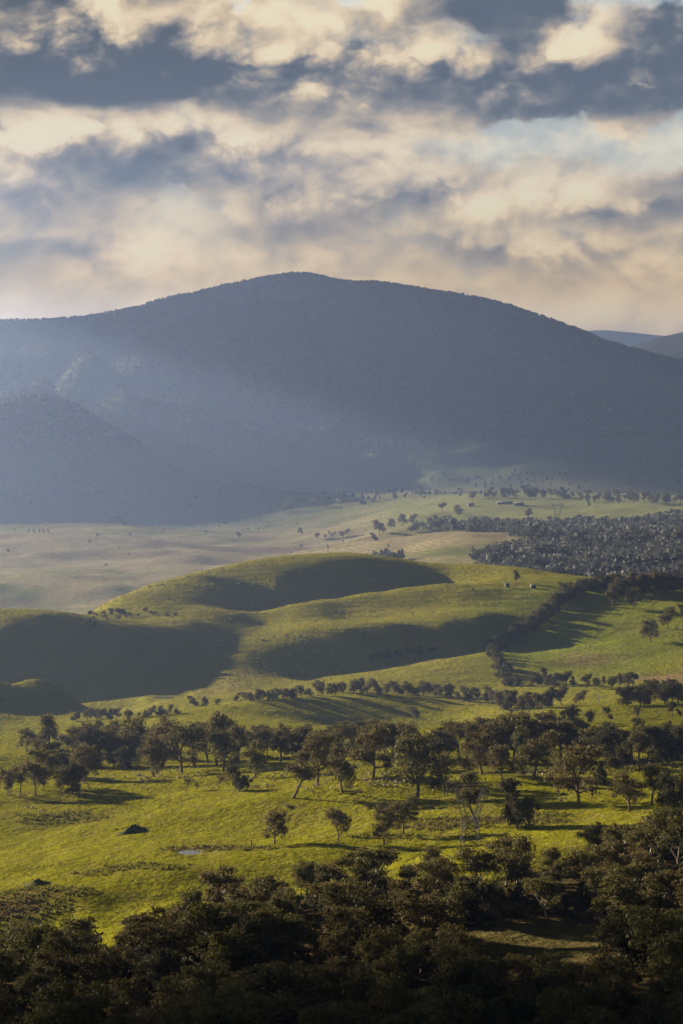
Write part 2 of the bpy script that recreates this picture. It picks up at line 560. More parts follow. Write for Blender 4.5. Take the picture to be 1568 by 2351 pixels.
def set_color(me, cols, name='tint'):
    a = me.color_attributes.new(name, 'FLOAT_COLOR', 'POINT')
    c = np.ones((len(cols), 4), dtype=np.float32)
    c[:, :3] = cols
    a.data.foreach_set('color', c.ravel())


def tag(o, label=None, cat=None, group=None, kind=None):
    if label: o['label'] = label
    if cat: o['category'] = cat
    if group: o['group'] = group
    if kind: o['kind'] = kind
    return o


# ------------------------------------------------------------------ materials
def material(name):
    m = bpy.data.materials.new(name)
    m.use_nodes = True
    m.node_tree.nodes.clear()
    gg = G(m.node_tree)
    o = gg.new('ShaderNodeOutputMaterial')
    return m, gg, o


def principled(gg, o, color, rough=0.8, spec=0.2, normal=None, metal=0.0):
    p = gg.new('ShaderNodeBsdfPrincipled')
    if isinstance(color, tuple):
        color = color + (1.0,)
    gg.put(p.inputs['Base Color'], color)
    gg.put(p.inputs['Roughness'], rough)
    p.inputs['Specular IOR Level'].default_value = spec
    p.inputs['Metallic'].default_value = metal
    if normal:
        gg.put(p.inputs['Normal'], normal)
    gg.nt.links.new(p.outputs[0], o.inputs[0])
    return p


def ground_material():
    m, gg, o = material('grassland')
    at = gg.new('ShaderNodeAttribute', attribute_name='tint')
    geo = gg.new('ShaderNodeNewGeometry')
    pos = geo.outputs['Position']
    big = gg.noise(pos, 0.016, 5, 0.6, '3D')
    mid = gg.noise(pos, 0.11, 5, 0.62, '3D')
    fine = gg.noise(pos, 0.9, 4, 0.65, '3D')
    val = 0.30 + big * 0.45 + mid * 0.55 + fine * 0.40
    hs = gg.new('ShaderNodeHueSaturation')
    gg.put(hs.inputs['Color'], at.outputs['Color'])
    gg.put(hs.inputs['Value'], val)
    gg.put(hs.inputs['Hue'], 0.478 + mid * 0.044)
    dry = gg.sstep(mid + fine * 0.35, 0.66, 0.86)
    c = gg.mix(dry * 0.6, S(gg, hs.outputs[0]), (0.15, 0.115, 0.045))
    b1 = gg.noise(pos, 0.30, 5, 0.62, '3D')
    b2 = gg.noise(pos, 1.3, 3, 0.6, '3D')
    bp = gg.new('ShaderNodeBump')
    bp.inputs['Strength'].default_value = 1.0
    bp.inputs['Distance'].default_value = 1.0
    b0 = gg.noise(pos, 0.075, 6, 0.66, '3D')
    sp_ = gg.new('ShaderNodeSeparateXYZ')
    gg.nt.links.new(pos, sp_.inputs[0])
    # stock tracks follow the contours of the slopes
    trk = gg.m('SINE', S(gg, sp_.outputs[2]) * 2.6 + big * 16.0 + mid * 5.0)
    gg.put(bp.inputs['Height'], b0 * 2.4 + b1 * 1.0 + b2 * 0.30 + trk * 0.22)
    df = gg.new('ShaderNodeBsdfDiffuse')
    gg.put(df.inputs[0], c)
    gg.put(df.inputs['Normal'], bp.outputs[0])
    gg.nt.links.new(df.outputs[0], o.inputs[0])
    return m


def flat_mat(name, col, rough=0.7, spec=0.3, var=0.35, scale=3.0, metal=0.0):
    m, gg, o = material(name)
    geo = gg.new('ShaderNodeNewGeometry')
    n = gg.noise(geo.outputs['Position'], scale, 4, 0.6, '3D')
    c = gg.mix(n, tuple(v * (1 - var) for v in col), tuple(v * (1 + var) for v in col))
    principled(gg, o, c, rough, spec, None, metal)
    return m


def leaf_mat(name, cols, spec=0.06, rough=0.65, trans=0.30):
    """leaf colour drifts from tree to tree and from spray to spray"""
    m, gg, o = material(name)
    info = gg.new('ShaderNodeObjectInfo')
    geo = gg.new('ShaderNodeNewGeometry')
    n = gg.noise(geo.outputs['Position'], 0.55, 3, 0.6, '3D')
    c = gg.mix(S(gg, info.outputs['Random']), cols[0], cols[1])
    c = gg.mix(gg.sstep(n, 0.35, 0.72), c, cols[2])
    p = gg.new('ShaderNodeBsdfPrincipled')
    gg.put(p.inputs['Base Color'], c)
    p.inputs['Roughness'].default_value = rough
    p.inputs['Specular IOR Level'].default_value = spec
    t = gg.new('ShaderNodeBsdfTranslucent')
    gg.put(t.inputs[0], c)
    x = gg.new('ShaderNodeMixShader')
    x.inputs[0].default_value = trans
    gg.nt.links.new(p.outputs[0], x.inputs[1])
    gg.nt.links.new(t.outputs[0], x.inputs[2])
    gg.nt.links.new(x.outputs[0], o.inputs[0])
    return m


M_GROUND = ground_material()
M_LEAF = leaf_mat('gum_leaves', ((.094, .074, .027), (.076, .082, .024), (.142, .112, .042)))
M_LEAF_G = leaf_mat('green_leaves', ((.066, .070, .020), (.090, .086, .022), (.120, .105, .028)))
M_LEAF_D = leaf_mat('dark_leaves', ((.042, .044, .021), (.052, .048, .022), (.074, .066, .028)), spec=0.05)
M_LEAF_FAR = leaf_mat('far_leaves', ((.046, .048, .038), (.044, .050, .040), (.062, .062, .046)), spec=0.1, rough=0.8, trans=0.1)
M_LEAF_GULLY_HAZED = leaf_mat('hazed_gully_leaves', ((.100, .104, .094), (.094, .106, .096), (.135, .130, .112)), spec=0.05, rough=0.8, trans=0.15)  # paler and bluer than the far leaves, haze put into the leaf colour
M_BARK = flat_mat('grey_bark', (.13, .10, .075), 0.85, 0.1, 0.4, 2.0)
M_BARK_W = flat_mat('pale_bark', (.30, .26, .21), 0.7, 0.2, 0.3, 2.0)
M_WOOL = flat_mat('wool', (.40, .35, .27), 0.95, 0.05, 0.12, 4.0)
M_STEEL = flat_mat('galvanised_steel', (.034, .036, .040), 0.8, 0.1, 0.15, 1.0, 0.0)

# ------------------------------------------------------------------ ground sheet
def ell(x, y, rx, ry, soft=0.5):
    r = np.sqrt(((PX - x) / rx) ** 2 + ((PY - y) / ry) ** 2)
    return 1 - sm(r, 1 - soft, 1 + soft)


lush = np.array([.172, .168, .010])
hillg = np.array([.190, .180, .020])
straw = np.array([.24, .18, .085])
reed = np.array([.125, .088, .036])
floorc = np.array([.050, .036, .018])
plain = np.array([.24, .205, .115])
plaing = np.array([.175, .185, .065])
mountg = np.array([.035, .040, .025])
tint = np.zeros(GX.shape + (3,)) + lush


def lay(mask, col):
    global tint
    tint = tint * (1 - mask[..., None]) + col * mask[..., None]


nz = fbm(WX, GD, 60, 4, 31)
nz2 = fbm(WX, GD, 14, 4, 33)
wob = nz2 * 0.5
lay(sm(GD, 1600, 1900), hillg)
lay(sm(GD, 2600, 2800), plain)
lay(sm(GD, 2700, 3000) * sm(nz * .6 + fbm(WX * .5, GD, 380, 3, 35), -0.15, 0.35), plaing * .9)
lay(sm(GD, 2700, 3000) * (1 - sm(GD, 4600, 5000)) * sm(fbm(WX * .4 + GD * .2, GD, 260, 4, 37), 0.15, 0.4) * .7, np.array([.13, .10, .055]))
lay(sm(GD, 3700, 4000) * sm(PX, 800, 950) * (1 - sm(GD, 5300, 5700)), plaing * 1.1)
lay(sm(GD, 4700, 5200) * (1 - sm(PX, 700, 900)), np.array([.09, .10, .045]))
lay(sm(GD, 5700, 6300), mountg * 1.6 + np.array([.01, .02, 0]))
lay(sm(GD, 8600, 9200), np.array([.030, .038, .032]))
lay(ell(1340, 1450, 260, 110, .35), np.array([.160, .185, .018]))
lay(ell(1568, 1558, 120, 9, .4), straw)
lay(ell(1330, 1520, 80, 12, .6) * 0.6, reed)
lay((1 - sm(GD, 2000, 2500)) * sm(GD, 1600, 1700) * sm(nz, 0.05, 0.55) * 0.4, straw * 0.8)
for (x, y, rx, ry, w) in [(60, 2075, 110, 26, .9), (130, 2048, 90, 12, .8), (20, 2150, 90, 18, .8), (30, 2105, 60, 16, .8), (330, 1990, 120, 9, .5), (240, 2005, 80, 7, .5),
                          (440, 1949, 75, 6, .8), (540, 1947, 90, 5, .7), (1120, 1884, 190, 7, .9), (1010, 1898, 120, 7, .75), (1240, 1872, 90, 8, .8), (1230, 1888, 70, 6, .6),
                          (1500, 1752, 110, 12, .95), (1380, 1770, 70, 8, .7), (280, 1738, 60, 12, .7), (60, 1745, 90, 12, .5), (900, 1920, 140, 6, .5),
                          (700, 1880, 120, 10, .30), (160, 1880, 130, 14, .30), (1120, 1660, 120, 8, .4), (950, 1855, 120, 8, .35)]:
    lay(np.clip(ell(x, y, rx, ry, .6) * (0.75 + wob * 1.6), 0, 1) * w, reed if w > .4 else straw * 0.7)
lay(sm(nz + wob * .5, 0.05, 0.6) * (1 - sm(GD, 1300, 1700)) * 0.6, np.array([.120, .105, .026]))
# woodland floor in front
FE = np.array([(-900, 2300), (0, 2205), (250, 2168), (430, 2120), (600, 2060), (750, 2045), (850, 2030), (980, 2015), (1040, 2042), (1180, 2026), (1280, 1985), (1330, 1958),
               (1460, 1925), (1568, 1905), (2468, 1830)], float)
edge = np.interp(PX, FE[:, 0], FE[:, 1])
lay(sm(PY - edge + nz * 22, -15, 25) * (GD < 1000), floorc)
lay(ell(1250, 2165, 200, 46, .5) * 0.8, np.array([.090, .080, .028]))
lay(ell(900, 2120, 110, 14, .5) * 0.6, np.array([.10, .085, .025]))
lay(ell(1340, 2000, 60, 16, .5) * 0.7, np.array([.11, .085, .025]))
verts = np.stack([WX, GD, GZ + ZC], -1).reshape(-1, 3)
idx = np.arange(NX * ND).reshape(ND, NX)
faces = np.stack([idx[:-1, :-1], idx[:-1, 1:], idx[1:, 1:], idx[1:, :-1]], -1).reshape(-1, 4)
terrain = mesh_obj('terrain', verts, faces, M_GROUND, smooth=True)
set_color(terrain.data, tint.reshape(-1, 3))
tag(terrain, 'rolling green grassland rising to a hill and a mountain', 'terrain', kind='structure')

# the land goes on out of view to both sides, behind and beyond
low_v, low_f = [], []
N = 48
for r in (0.0, 60.0, 3000.0, 9000.0, 15900.0):
    for k in range(N):
        a = 2 * math.pi * k / N
        low_v.append((r * math.sin(a), r * math.cos(a), -28.0))
for j in range(4):
    for k in range(N):
        k2 = (k + 1) % N
        low_f.append((j * N + k, (j + 1) * N + k, (j + 1) * N + k2, j * N + k2))
outer = mesh_obj('ground', low_v, low_f, M_GROUND, smooth=True)
set_color(outer.data, np.tile(plaing, (len(low_v), 1)))
tag(outer, 'surrounding lowland beyond the hills in view', 'ground', kind='structure')
outer.location.z = -2.0

# ------------------------------------------------------------------ plant shapes
class Geo:
    def __init__(self):
        self.v, self.f, self.n = [], [], 0

    def add(self, v, f):
        v = np.asarray(v, float)
        self.v.append(v)
        self.f.append(np.asarray(f, int) + self.n)
        self.n += len(v)

    def tube(self, pts, rads, sides=5):
        pts = np.asarray(pts, float)
        k = len(pts)
        vs = []
        for i in range(k):
            t = pts[min(i + 1, k - 1)] - pts[max(i - 1, 0)]
            t = t / (np.linalg.norm(t) + 1e-9)
            a = np.cross(t, (0.31, 0.95, 0.05))
            a /= np.linalg.norm(a) + 1e-9
            b = np.cross(t, a)
            for s in range(sides):
                w = 2 * math.pi * s / sides
                vs.append(pts[i] + rads[i] * (a * math.cos(w) + b * math.sin(w)))
        fs = []
        for i in range(k - 1):
            for s in range(sides):
                s2 = (s + 1) % sides
                fs.append((i * sides + s, i * sides + s2, (i + 1) * sides + s2, (i + 1) * sides + s))
        self.add(vs, fs)

    def leaves(self, c, rxyz, count, size, R, droop=0.5):
        u = R.normal(size=(count, 3))
        u /= np.linalg.norm(u, axis=1)[:, None]
        r = R.random(count)[:, None] ** 0.6
        p = np.asarray(c) + u * r * np.asarray(rxyz)
        t = R.normal(size=(count, 3))
        t[:, 2] -= droop
        t /= np.linalg.norm(t, axis=1)[:, None]
        b = np.cross(t, R.normal(size=(count, 3)))
        b /= np.linalg.norm(b, axis=1)[:, None] + 1e-9
        s = size * (0.6 + 0.8 * R.random((count, 1)))
        t, b = t * s * 0.75, b * s * 0.45
        v = np.stack([p - t, p + b * 0.9 - t * 0.1, p + t, p - b * 0.9 - t * 0.1], 1).reshape(-1, 3)
        f = np.arange(count * 4).reshape(-1, 4)
        self.add(v, f)

    def mesh(self, name, mat, smooth=False):
        o = mesh_obj(name, np.concatenate(self.v), np.concatenate(self.f), mat, smooth=smooth)
        me = o.data
        bpy.data.objects.remove(o)
        return me


def bend(p, q, n, wob, R, up=0.0):
    p, q = np.asarray(p, float), np.asarray(q, float)
    L = np.linalg.norm(q - p)
    off = R.normal(size=3) * wob * L
    out = []
    for i in range(n):
        t = i / (n - 1)
        out.append(p + (q - p) * t + off * math.sin(math.pi * t) + np.array([0, 0, up * L * math.sin(math.pi * t)]))
    return np.array(out)


def gum(seed, leaf=None, bark=None, fork=0.30, cz=0.66, rx=0.30, rz=0.33, ncl=34, lpc=62, cr=0.125, lsz=0.036, limbs=4, lean=0.05, stems=1, thick=0.026, H=15.0, flat=0.75):
    """a forked tree: trunk(s), limbs, twigs to every leaf spray; returns (trunk mesh, crown mesh)"""
    R = np.random.default_rng(seed)
    T, C = Geo(), Geo()
    cz, rz, ncl, lpc, lsz = cz - .05, rz + .05, int(ncl * 1.15), int(lpc * 1.3), lsz * .86
    cl = []
    tries = 0
    # the crown is a handful of lobes of uneven size, with gaps between
    nlob = limbs + 2
    lob = []
    for i in range(nlob):
        a = 6.283 * (i + R.uniform(-.3, .3)) / nlob
        q = R.uniform(.35, .75) * (0.35 if i == 0 else 1)
        lob.append((np.array([math.cos(a) * rx * q, math.sin(a) * rx * q, cz + rz * R.uniform(-.75, .66) + (rz * .3 if i == 0 else 0)]), R.uniform(.38, .68)))
    while len(cl) < ncl and tries < 6000:
        tries += 1
        lc, lr = lob[R.integers(0, nlob)]
        u = R.normal(size=3)
        u /= np.linalg.norm(u)
        c = lc + u * R.random() ** 0.45 * np.array([rx, rx, rz * .8]) * lr
        if all(np.linalg.norm((c - k) * (1, 1, 1.2)) > cr * 0.72 for k in cl):
            cl.append(c)
    cl = np.array(cl)
    la = R.uniform(0, 6.28)
    lean_v = np.array([math.cos(la) * lean, math.sin(la) * lean, 0])
    cl = cl + lean_v * (cl[:, 2:3] / 1.0) * 1.5
    bases = [np.zeros(3)] if stems == 1 else [np.array([math.cos(6.28 * i / stems + 1) * 0.045, math.sin(6.28 * i / stems + 1) * 0.045, 0]) for i in range(stems)]
    own = R.integers(0, stems, len(cl)) if stems > 1 else np.zeros(len(cl), int)
    for si, b in enumerate(bases):
        mine = cl[own == si]
        if len(mine) == 0:
            continue
        fk = b * 1.6 + lean_v * fork * 3 + np.array([R.normal() * 0.012, R.normal() * 0.012, fork * R.uniform(.85, 1.1)])
        th = thick / math.sqrt(stems)
        tp = bend(b - (0, 0, 0.03), fk, 6, 0.03, R)
        T.tube(tp * H, np.array([1.35, 1.08, 1.0, .95, .9, .85]) * th * H, 7)
        nl = max(2, limbs if stems == 1 else 2)
        seeds = mine[R.permutation(len(mine))[:nl]]
        for _ in range(3):
            asg = np.argmin(((mine[:, None] - seeds[None]) ** 2).sum(-1), 1)
            seeds = np.array([mine[asg == k].mean(0) if (asg == k).any() else seeds[k] for k in range(len(seeds))])
        for k in range(len(seeds)):
            grp = mine[asg == k]
            if not len(grp):
                continue
            end = seeds[k] + (seeds[k] - fk) * 0.12
            lp = bend(fk, end, 6, 0.06, R, -0.06)
            r0 = th * 0.72
            T.tube(lp * H, np.linspace(r0, r0 * 0.28, 6) * H, 5)
            for c in grp:
                tt = R.uniform(0.35, 0.9)
                st = lp[int(tt * 5)]
                bp_ = bend(st, c, 4, 0.08, R, -0.05)
                T.tube(bp_ * H, np.linspace(r0 * 0.34, r0 * 0.10, 4) * H, 3)
    for c in cl:
        q = cr * R.uniform(0.75, 1.25)
        C.leaves(c * H, np.array([q, q, q * flat]) * H, int(lpc * R.uniform(.7, 1.3)), lsz * H, R)
    return T.mesh('trunk', bark or M_BARK), C.mesh('crown', leaf or M_LEAF)


def bush(seed, leaf=None, ncl=16, lpc=50, H=4.0, rx=0.55, lsz=0.085):
    R = np.random.default_rng(seed)
    T, C = Geo(), Geo()
    for i in range(ncl):
        a, r = R.uniform(0, 6.28), rx * math.sqrt(R.random())
        z = R.uniform(0.16, 0.80) * (1 - 0.45 * (r / rx) ** 2)
        c = np.array([math.cos(a) * r, math.sin(a) * r, z])
        q = R.uniform(.17, .27)
        C.leaves(c * H, np.array([q, q, q * .85]) * H, lpc, lsz * H, R, 0.1)
        if i % 3 == 0:
            T.tube(bend((math.cos(a) * .05 * H, math.sin(a) * .05 * H, -0.1), c * H, 4, 0.06, R), np.linspace(.028, .01, 4) * H, 4)
    return T.mesh('trunk', M_BARK), C.mesh('crown', leaf or M_LEAF_D)


def conifer(seed, H=10.0):
    R = np.random.default_rng(seed)
    T, C = Geo(), Geo()
    T.tube([(0, 0, -.3), (0, 0, H * .5), (0, 0, H * .97)], [.30, .2, .04], 7)
    for i in range(60):
        z = R.uniform(0.06, 0.98)
        r = 0.42 * (1 - z) ** 0.75 * R.uniform(.35, 1)
        a = R.uniform(0, 6.28)
        c = np.array([math.cos(a) * r, math.sin(a) * r, z]) * H
        C.leaves(c, np.array([.09, .09, .075]) * H, 46, .055 * H, R, 0.2)
    return T.mesh('trunk', M_BARK), C.mesh('crown', M_LEAF_D)


def bare(seed, H=12.0):
    """a dead, leafless tree"""
    R = np.random.default_rng(seed)
    T, C = Geo(), Geo()

    def grow(p, d, L, r, lev):
        q = p + d * L
        (T if lev < 1 else C).tube(bend(p, q, 4, 0.08, R), np.linspace(r, r * .6, 4), 5)
        if lev < 3:
            for _ in range(3 if lev else 4):
                nd = d + R.normal(size=3) * (0.45 + .1 * lev)
                nd[2] += 0.25
                nd /= np.linalg.norm(nd)
                grow(p + d * L * R.uniform(.55, 1), nd, L * R.uniform(.5, .75), r * .55, lev + 1)
    grow(np.array([0, 0, -.2]), np.array([.05, 0, 1.0]), H * .42, H * .022, 0)
    return T.mesh('trunk', M_BARK_W), C.mesh('branches', M_BARK_W)


VAR = {
    'spread': [gum(11, fork=.24, rx=.38, cz=.64, rz=.33, ncl=40), gum(12, fork=.28, rx=.36, cz=.66, rz=.31, ncl=38, lean=.08), gum(13, fork=.2, rx=.40, cz=.62, rz=.35, ncl=42, limbs=5)],
    'tall': [gum(21, fork=.38, rx=.24, cz=.69, rz=.29, ncl=30), gum(22, fork=.34, rx=.27, cz=.67, rz=.32, ncl=32, lean=.07), gum(23, fork=.42, rx=.25, cz=.72, rz=.25, ncl=26)],
    'dense': [gum(31, leaf=M_LEAF_D, fork=.18, rx=.40, cz=.58, rz=.40, ncl=58, lpc=64, cr=.115), gum(32, leaf=M_LEAF_D, fork=.2, rx=.36, cz=.60, rz=.38, ncl=54, lpc=64, cr=.115)],
    'thin': [gum(41, fork=.35, rx=.24, cz=.68, rz=.28, ncl=20, lpc=34, thick=.018), gum(42, fork=.3, rx=.28, cz=.66, rz=.30, ncl=22, lpc=30, thick=.018, stems=2)],
    'multi': [gum(51, fork=.16, rx=.38, cz=.60, rz=.36, ncl=36, stems=3, lean=.02), gum(52, fork=.2, rx=.34, cz=.62, rz=.34, ncl=34, stems=2, lean=.02)],
    'green': [gum(61, leaf=M_LEAF_G, fork=.22, rx=.36, cz=.62, rz=.35, ncl=42, lpc=60, cr=.11, bark=M_BARK_W), gum(62, leaf=M_LEAF_G, fork=.26, rx=.33, cz=.64, rz=.33, ncl=38)],
    'white': [gum(71, fork=.34, rx=.33, cz=.68, rz=.27, ncl=32, bark=M_BARK_W, limbs=4, lean=.06, thick=.022), gum(72, fork=.28, rx=.36, cz=.66, rz=.30, ncl=36, bark=M_BARK_W, limbs=5, thick=.022),
              gum(73, fork=.3, rx=.30, cz=.66, rz=.30, ncl=30, bark=M_BARK_W, stems=2, thick=.026)],
    'lean': [gum(81, fork=.42, rx=.30, cz=.72, rz=.24, ncl=30, lean=.16)],
    'bush': [bush(91), bush(92, ncl=20), bush(93, M_LEAF, ncl=18), bush(94, M_LEAF_G, ncl=14)],
    'conifer': [conifer(95)],
    'dead': [bare(96), bare(97), bare(98)],
}
REFH = {'bush': 4.0, 'conifer': 10.0, 'dead': 12.0}
_cnt = {}


def plant(kind, X, Y, Z, hm, label, group=None, name='gum_tree', cat='tree', wf=None, pick=None, rot=None):
    """one tree as an Empty with its trunk and crown; alike trees share meshes"""
    lst = VAR[kind]
    k = _cnt.get(kind, 0)
    _cnt[kind] = k + 1
    tm, cm = lst[(k if pick is None else pick) % len(lst)]
    e = bpy.data.objects.new(name, None)
    COL.objects.link(e)
    e.empty_display_size = 0.5
    s = hm / REFH.get(kind, 15.0)
    w = wf if wf else random.uniform(.9, 1.12)
    e.location = (X, Y, Z - 0.05)
    e.rotation_euler = (0, 0, random.uniform(0, 6.28) if rot is None else rot)
    e.scale = (s * w, s * w, s)
    tag(e, label, cat, group)
    for nm, me in (('trunk', tm), ('branches' if kind == 'dead' else 'crown', cm)):
        o = bpy.data.objects.new(nm, me)
        COL.objects.link(o)
        o.parent = e
    return e


def tree_px(kind, x, y, h, label, group=None, **kw):
    s = spot(x, y)
    if s is None:
        return None
    return plant(kind, s[0], s[1], s[2], h * s[1] / F, label, group, **kw)


# ------------------------------------------------------------------ trees of the sheep meadow, one by one
MEADOW = [
    # kind, column, row of the foot, height in picture units, label
    ('tall', 111, 1735, 96, 'tall gum with a domed umbrella crown at the far left of the meadow'),
    ('thin', 92, 1747, 62, 'thin small gum in front of the domed umbrella gum'),
    ('lean', 672, 1833, 106, 'leaning gum with one long bare trunk in the middle of the meadow'),
    ('spread', 728, 1800, 135, 'tall broad gum just right of the leaning meadow gum'),
    ('spread', 787, 1821, 106, 'gum with crooked low limbs and a fallen log at its foot'),
    ('spread', 857, 1788, 124, 'wide flat-topped gum left of the biggest meadow gum, sheep beneath it'),
    ('spread', 956, 1835, 172, 'biggest spreading gum standing in the open meadow'),
    ('thin', 1024, 1825, 102, 'slender sparse gum just right of the biggest meadow gum'),
    ('dense', 1004, 1768, 104, 'dense dark rounded tree behind the biggest meadow gum'),
    ('spread', 353, 1783, 90, 'round low-crowned gum standing forward of the meadow belt, left of centre'),
    ('tall', 371, 1764, 122, 'tall open gum right behind the round low-crowned gum'),
    ('spread', 417, 1774, 112, 'gum with a thick dark flared trunk at the meadow belt edge'),
    ('tall', 446, 1762, 124, 'tall high-crowned gum behind the thick-trunked gum'),
    ('spread', 512, 1769, 106, 'gum with a dark clumped crown above three small saplings'),
    ('tall', 498, 1758, 120, 'tall pale-topped gum behind the dark clumped crown'),
    ('spread', 587, 1785, 84, 'forked gum standing alone between saplings and leaning gum'),
    ('tall', 643, 1750, 92, 'flat-crowned gum behind and left of the leaning gum'),
    ('tall', 676, 1742, 84, 'upright gum directly behind the leaning gum crown'),
    ('dense', 550, 1818, 66, 'small dense dark tree at the right end of the sapling row'),
    ('thin', 502, 1816, 46, 'first thin sapling left of the small dense dark tree'),
    ('thin', 526, 1816, 52, 'middle thin sapling beside the small dense dark tree'),
    ('thin', 428, 1818, 40, 'lone small bushy sapling in the open sheep meadow'),
    ('thin', 452, 1817, 22, 'tiny shrubby sapling right of the lone bushy sapling'),
    ('multi', 20, 1826, 70, 'leftmost multi-stemmed tree at the meadow picture edge'),
    ('thin', 48, 1827, 72, 'open multi-stemmed tree second from the left picture edge'),
    ('multi', 80, 1826, 84, 'bushy tree in the left edge thicket with several thin stems'),
    ('spread', 100, 1806, 90, 'brown-crowned tree behind the left edge thicket'),
    ('multi', 142, 1825, 66, 'low multi-stemmed tree at the front of the left thicket'),
    ('dense', 166, 1823, 78, 'dark drooping tree at the right end of the left thicket'),
    ('spread', 191, 1798, 100, 'rounded gum at the right rear of the left thicket'),
    ('dense', 150, 1788, 90, 'dark tree filling the middle of the left thicket'),
    ('dense', 205, 1758, 98, 'black-green tree behind the left thicket'),
    ('dense', 262, 1760, 78, 'dark low tree beside the brown grass gap'),
    ('spread', 290, 1758, 118, 'big leafy gum right of the brown grass gap'),
    ('dense', 284, 1768, 60, 'dark bushy tree at the foot of the big leafy gum'),
    ('multi', 318, 1762, 62, 'small leafy tree between two big meadow belt gums'),
    ('tall', 545, 1755, 90, 'gum in the middle of the meadow belt behind the saplings'),
    ('spread', 476, 1752, 96, 'wide gum deep in the meadow belt left of the saplings'),
    ('multi', 240, 1745, 82, 'many-stemmed gum at the rear of the belt, left part'),
    ('spread', 630, 1938, 86, 'lone small gum low on the slope near the dead stump'),
    ('multi', 776, 1934, 84, 'lone twin-trunked gum low on the slope at the centre'),
    ('multi', 884, 1940, 104, 'wide low gum at the lower meadow edge above the forest'),
    ('spread', 926, 1913, 88, 'dark gum just behind the wide low gum'),
    ('lean', 1100, 1897, 124, 'gum leaning over beside the steel pylon'),
    ('dense', 1188, 1903, 126, 'big dark bushy gum right of the pylon'),
    ('thin', 1059, 1796, 76, 'sparse tree behind the pylon top'),
    ('thin', 1077, 1795, 62, 'wispy little tree just right behind the pylon top'),
    ('spread', 1106, 1779, 102, 'gum in the belt straight behind the leaning pylon gum'),
    ('spread', 1151, 1789, 88, 'gum with a short trunk left of the dark gum cluster'),
    ('spread', 1226, 1784, 108, 'gum with wide black limbs and sheep at its foot'),
    ('tall', 1200, 1769, 106, 'tall gum behind the black-limbed gum'),
    ('thin', 1276, 1776, 62, 'small upright tree right of the black-limbed gum'),
    ('spread', 1329, 1849, 136, 'big pale-forked gum standing before the dark conifer'),
    ('conifer', 1379, 1802, 54, 'dark blackish cone-shaped evergreen among the brown gums'),
    ('tall', 1465, 1763, 100, 'upright gum with a clear black trunk on the brown grass'),
    ('dense', 1400, 1764, 106, 'rusty brown dense gum behind the dark conifer'),
    ('dense', 1428, 1768, 72, 'reddish low tree left of the clear black trunk'),
    ('spread', 1360, 1758, 100, 'brown gum left of the rusty dense gum'),
    ('spread', 1444, 1864, 98, 'wide low-branched gum at the right forest edge'),
    ('tall', 1496, 1846, 92, 'straight grey-trunked gum right of the low-branched gum'),
    ('dense', 1530, 1849, 88, 'dark gum near the right picture edge beside the grey trunk'),
    ('dense', 1566, 1852, 100, 'dark gum cut by the right picture edge above the forest'),
    ('multi', 949, 1664, 46, 'lone dark round tree on the grey slope behind the belt'),
    ('dense', 1315, 1664, 50, 'big shiny dark tree on the bright green rise'),
    ('dense', 1292, 1666, 34, 'dark bush tucked left of the shiny dark tree'),
    ('dense', 1356, 1660, 32, 'round dark tree right of the shiny dark tree'),
    ('green', 1396, 1656, 34, 'pale green airy tree on the bright green rise'),
    ('multi', 1463, 1648, 27, 'small dark lollipop tree on the bright green rise'),
    ('green', 1544, 1643, 36, 'round yellow-green tree at the right edge of the rise'),
    ('dense', 1560, 1644, 18, 'small dark shrub beside the round yellow-green tree'),
    ('green', 1462, 1688, 40, 'pale tree right of the domed brown tree'),
    ('dense', 1405, 1704, 42, 'domed golden-brown tree below the bright green rise'),
]
for kind, x, y, h, lab in MEADOW:
    tree_px(kind, x, y, h, lab, 'gum trees of the sheep meadow', pick=None)

# the belt behind: nothing tells these apart but where they stand
BELT = [
    ('right half of the meadow belt', 'belt gums at the right',
     [(1085, 1748, 84), (1112, 1740, 88), (1136, 1750, 84), (1162, 1738, 92), (1186, 1745, 88), (1215, 1738, 96), (1240, 1748, 90), (1262, 1740, 84), (1284, 1748, 88), (1306, 1738, 86),
      (1330, 1744, 84), (1098, 1716, 60), (1140, 1712, 64), (1180, 1708, 66), (1222, 1706, 70), (1258, 1704, 66), (1292, 1702, 60), (1330, 1704, 58), (1372, 1718, 60)]),
    ('right edge grove on the brown grass', 'gums at the right edge',
     [(1486, 1748, 80), (1504, 1744, 76), (1522, 1748, 84), (1542, 1743, 80), (1560, 1748, 84), (1582, 1744, 84), (1500, 1722, 60), (1536, 1720, 62), (1566, 1718, 64)]),
    ('hazy back row of the meadow belt', 'gums in the back row of the belt',
     [(60, 1722, 44), (76, 1716, 40), (135, 1722, 46), (165, 1730, 60), (190, 1722, 56), (215, 1722, 60), (248, 1726, 66), (270, 1716, 60), (312, 1728, 58), (340, 1738, 70), (395, 1742, 84), (520, 1742, 78),
      (570, 1740, 70), (604, 1742, 66), (700, 1738, 74), (755, 1742, 78), (790, 1746, 84), (814, 1738, 76), (838, 1744, 70), (880, 1748, 90), (905, 1742, 84), (800, 1708, 56),
      (828, 1706, 50), (860, 1698, 46), (700, 1706, 40), (1034, 1742, 82), (1056, 1744, 76), (930, 1745, 88), (660, 1715, 44), (610, 1712, 40)]),
]
for desc, grp, lst in BELT:
    for i, (x, y, h) in enumerate(lst):
        kd = ('spread', 'tall', 'dense', 'multi', 'spread', 'tall')[(i * 5 + int(x)) % 6]
        tree_px(kd, x + random.uniform(-5, 5), y + random.uniform(-3, 3), h * random.uniform(.95, 1.18), 'brownish gum in the ' + desc, grp, wf=random.uniform(1.05, 1.35))

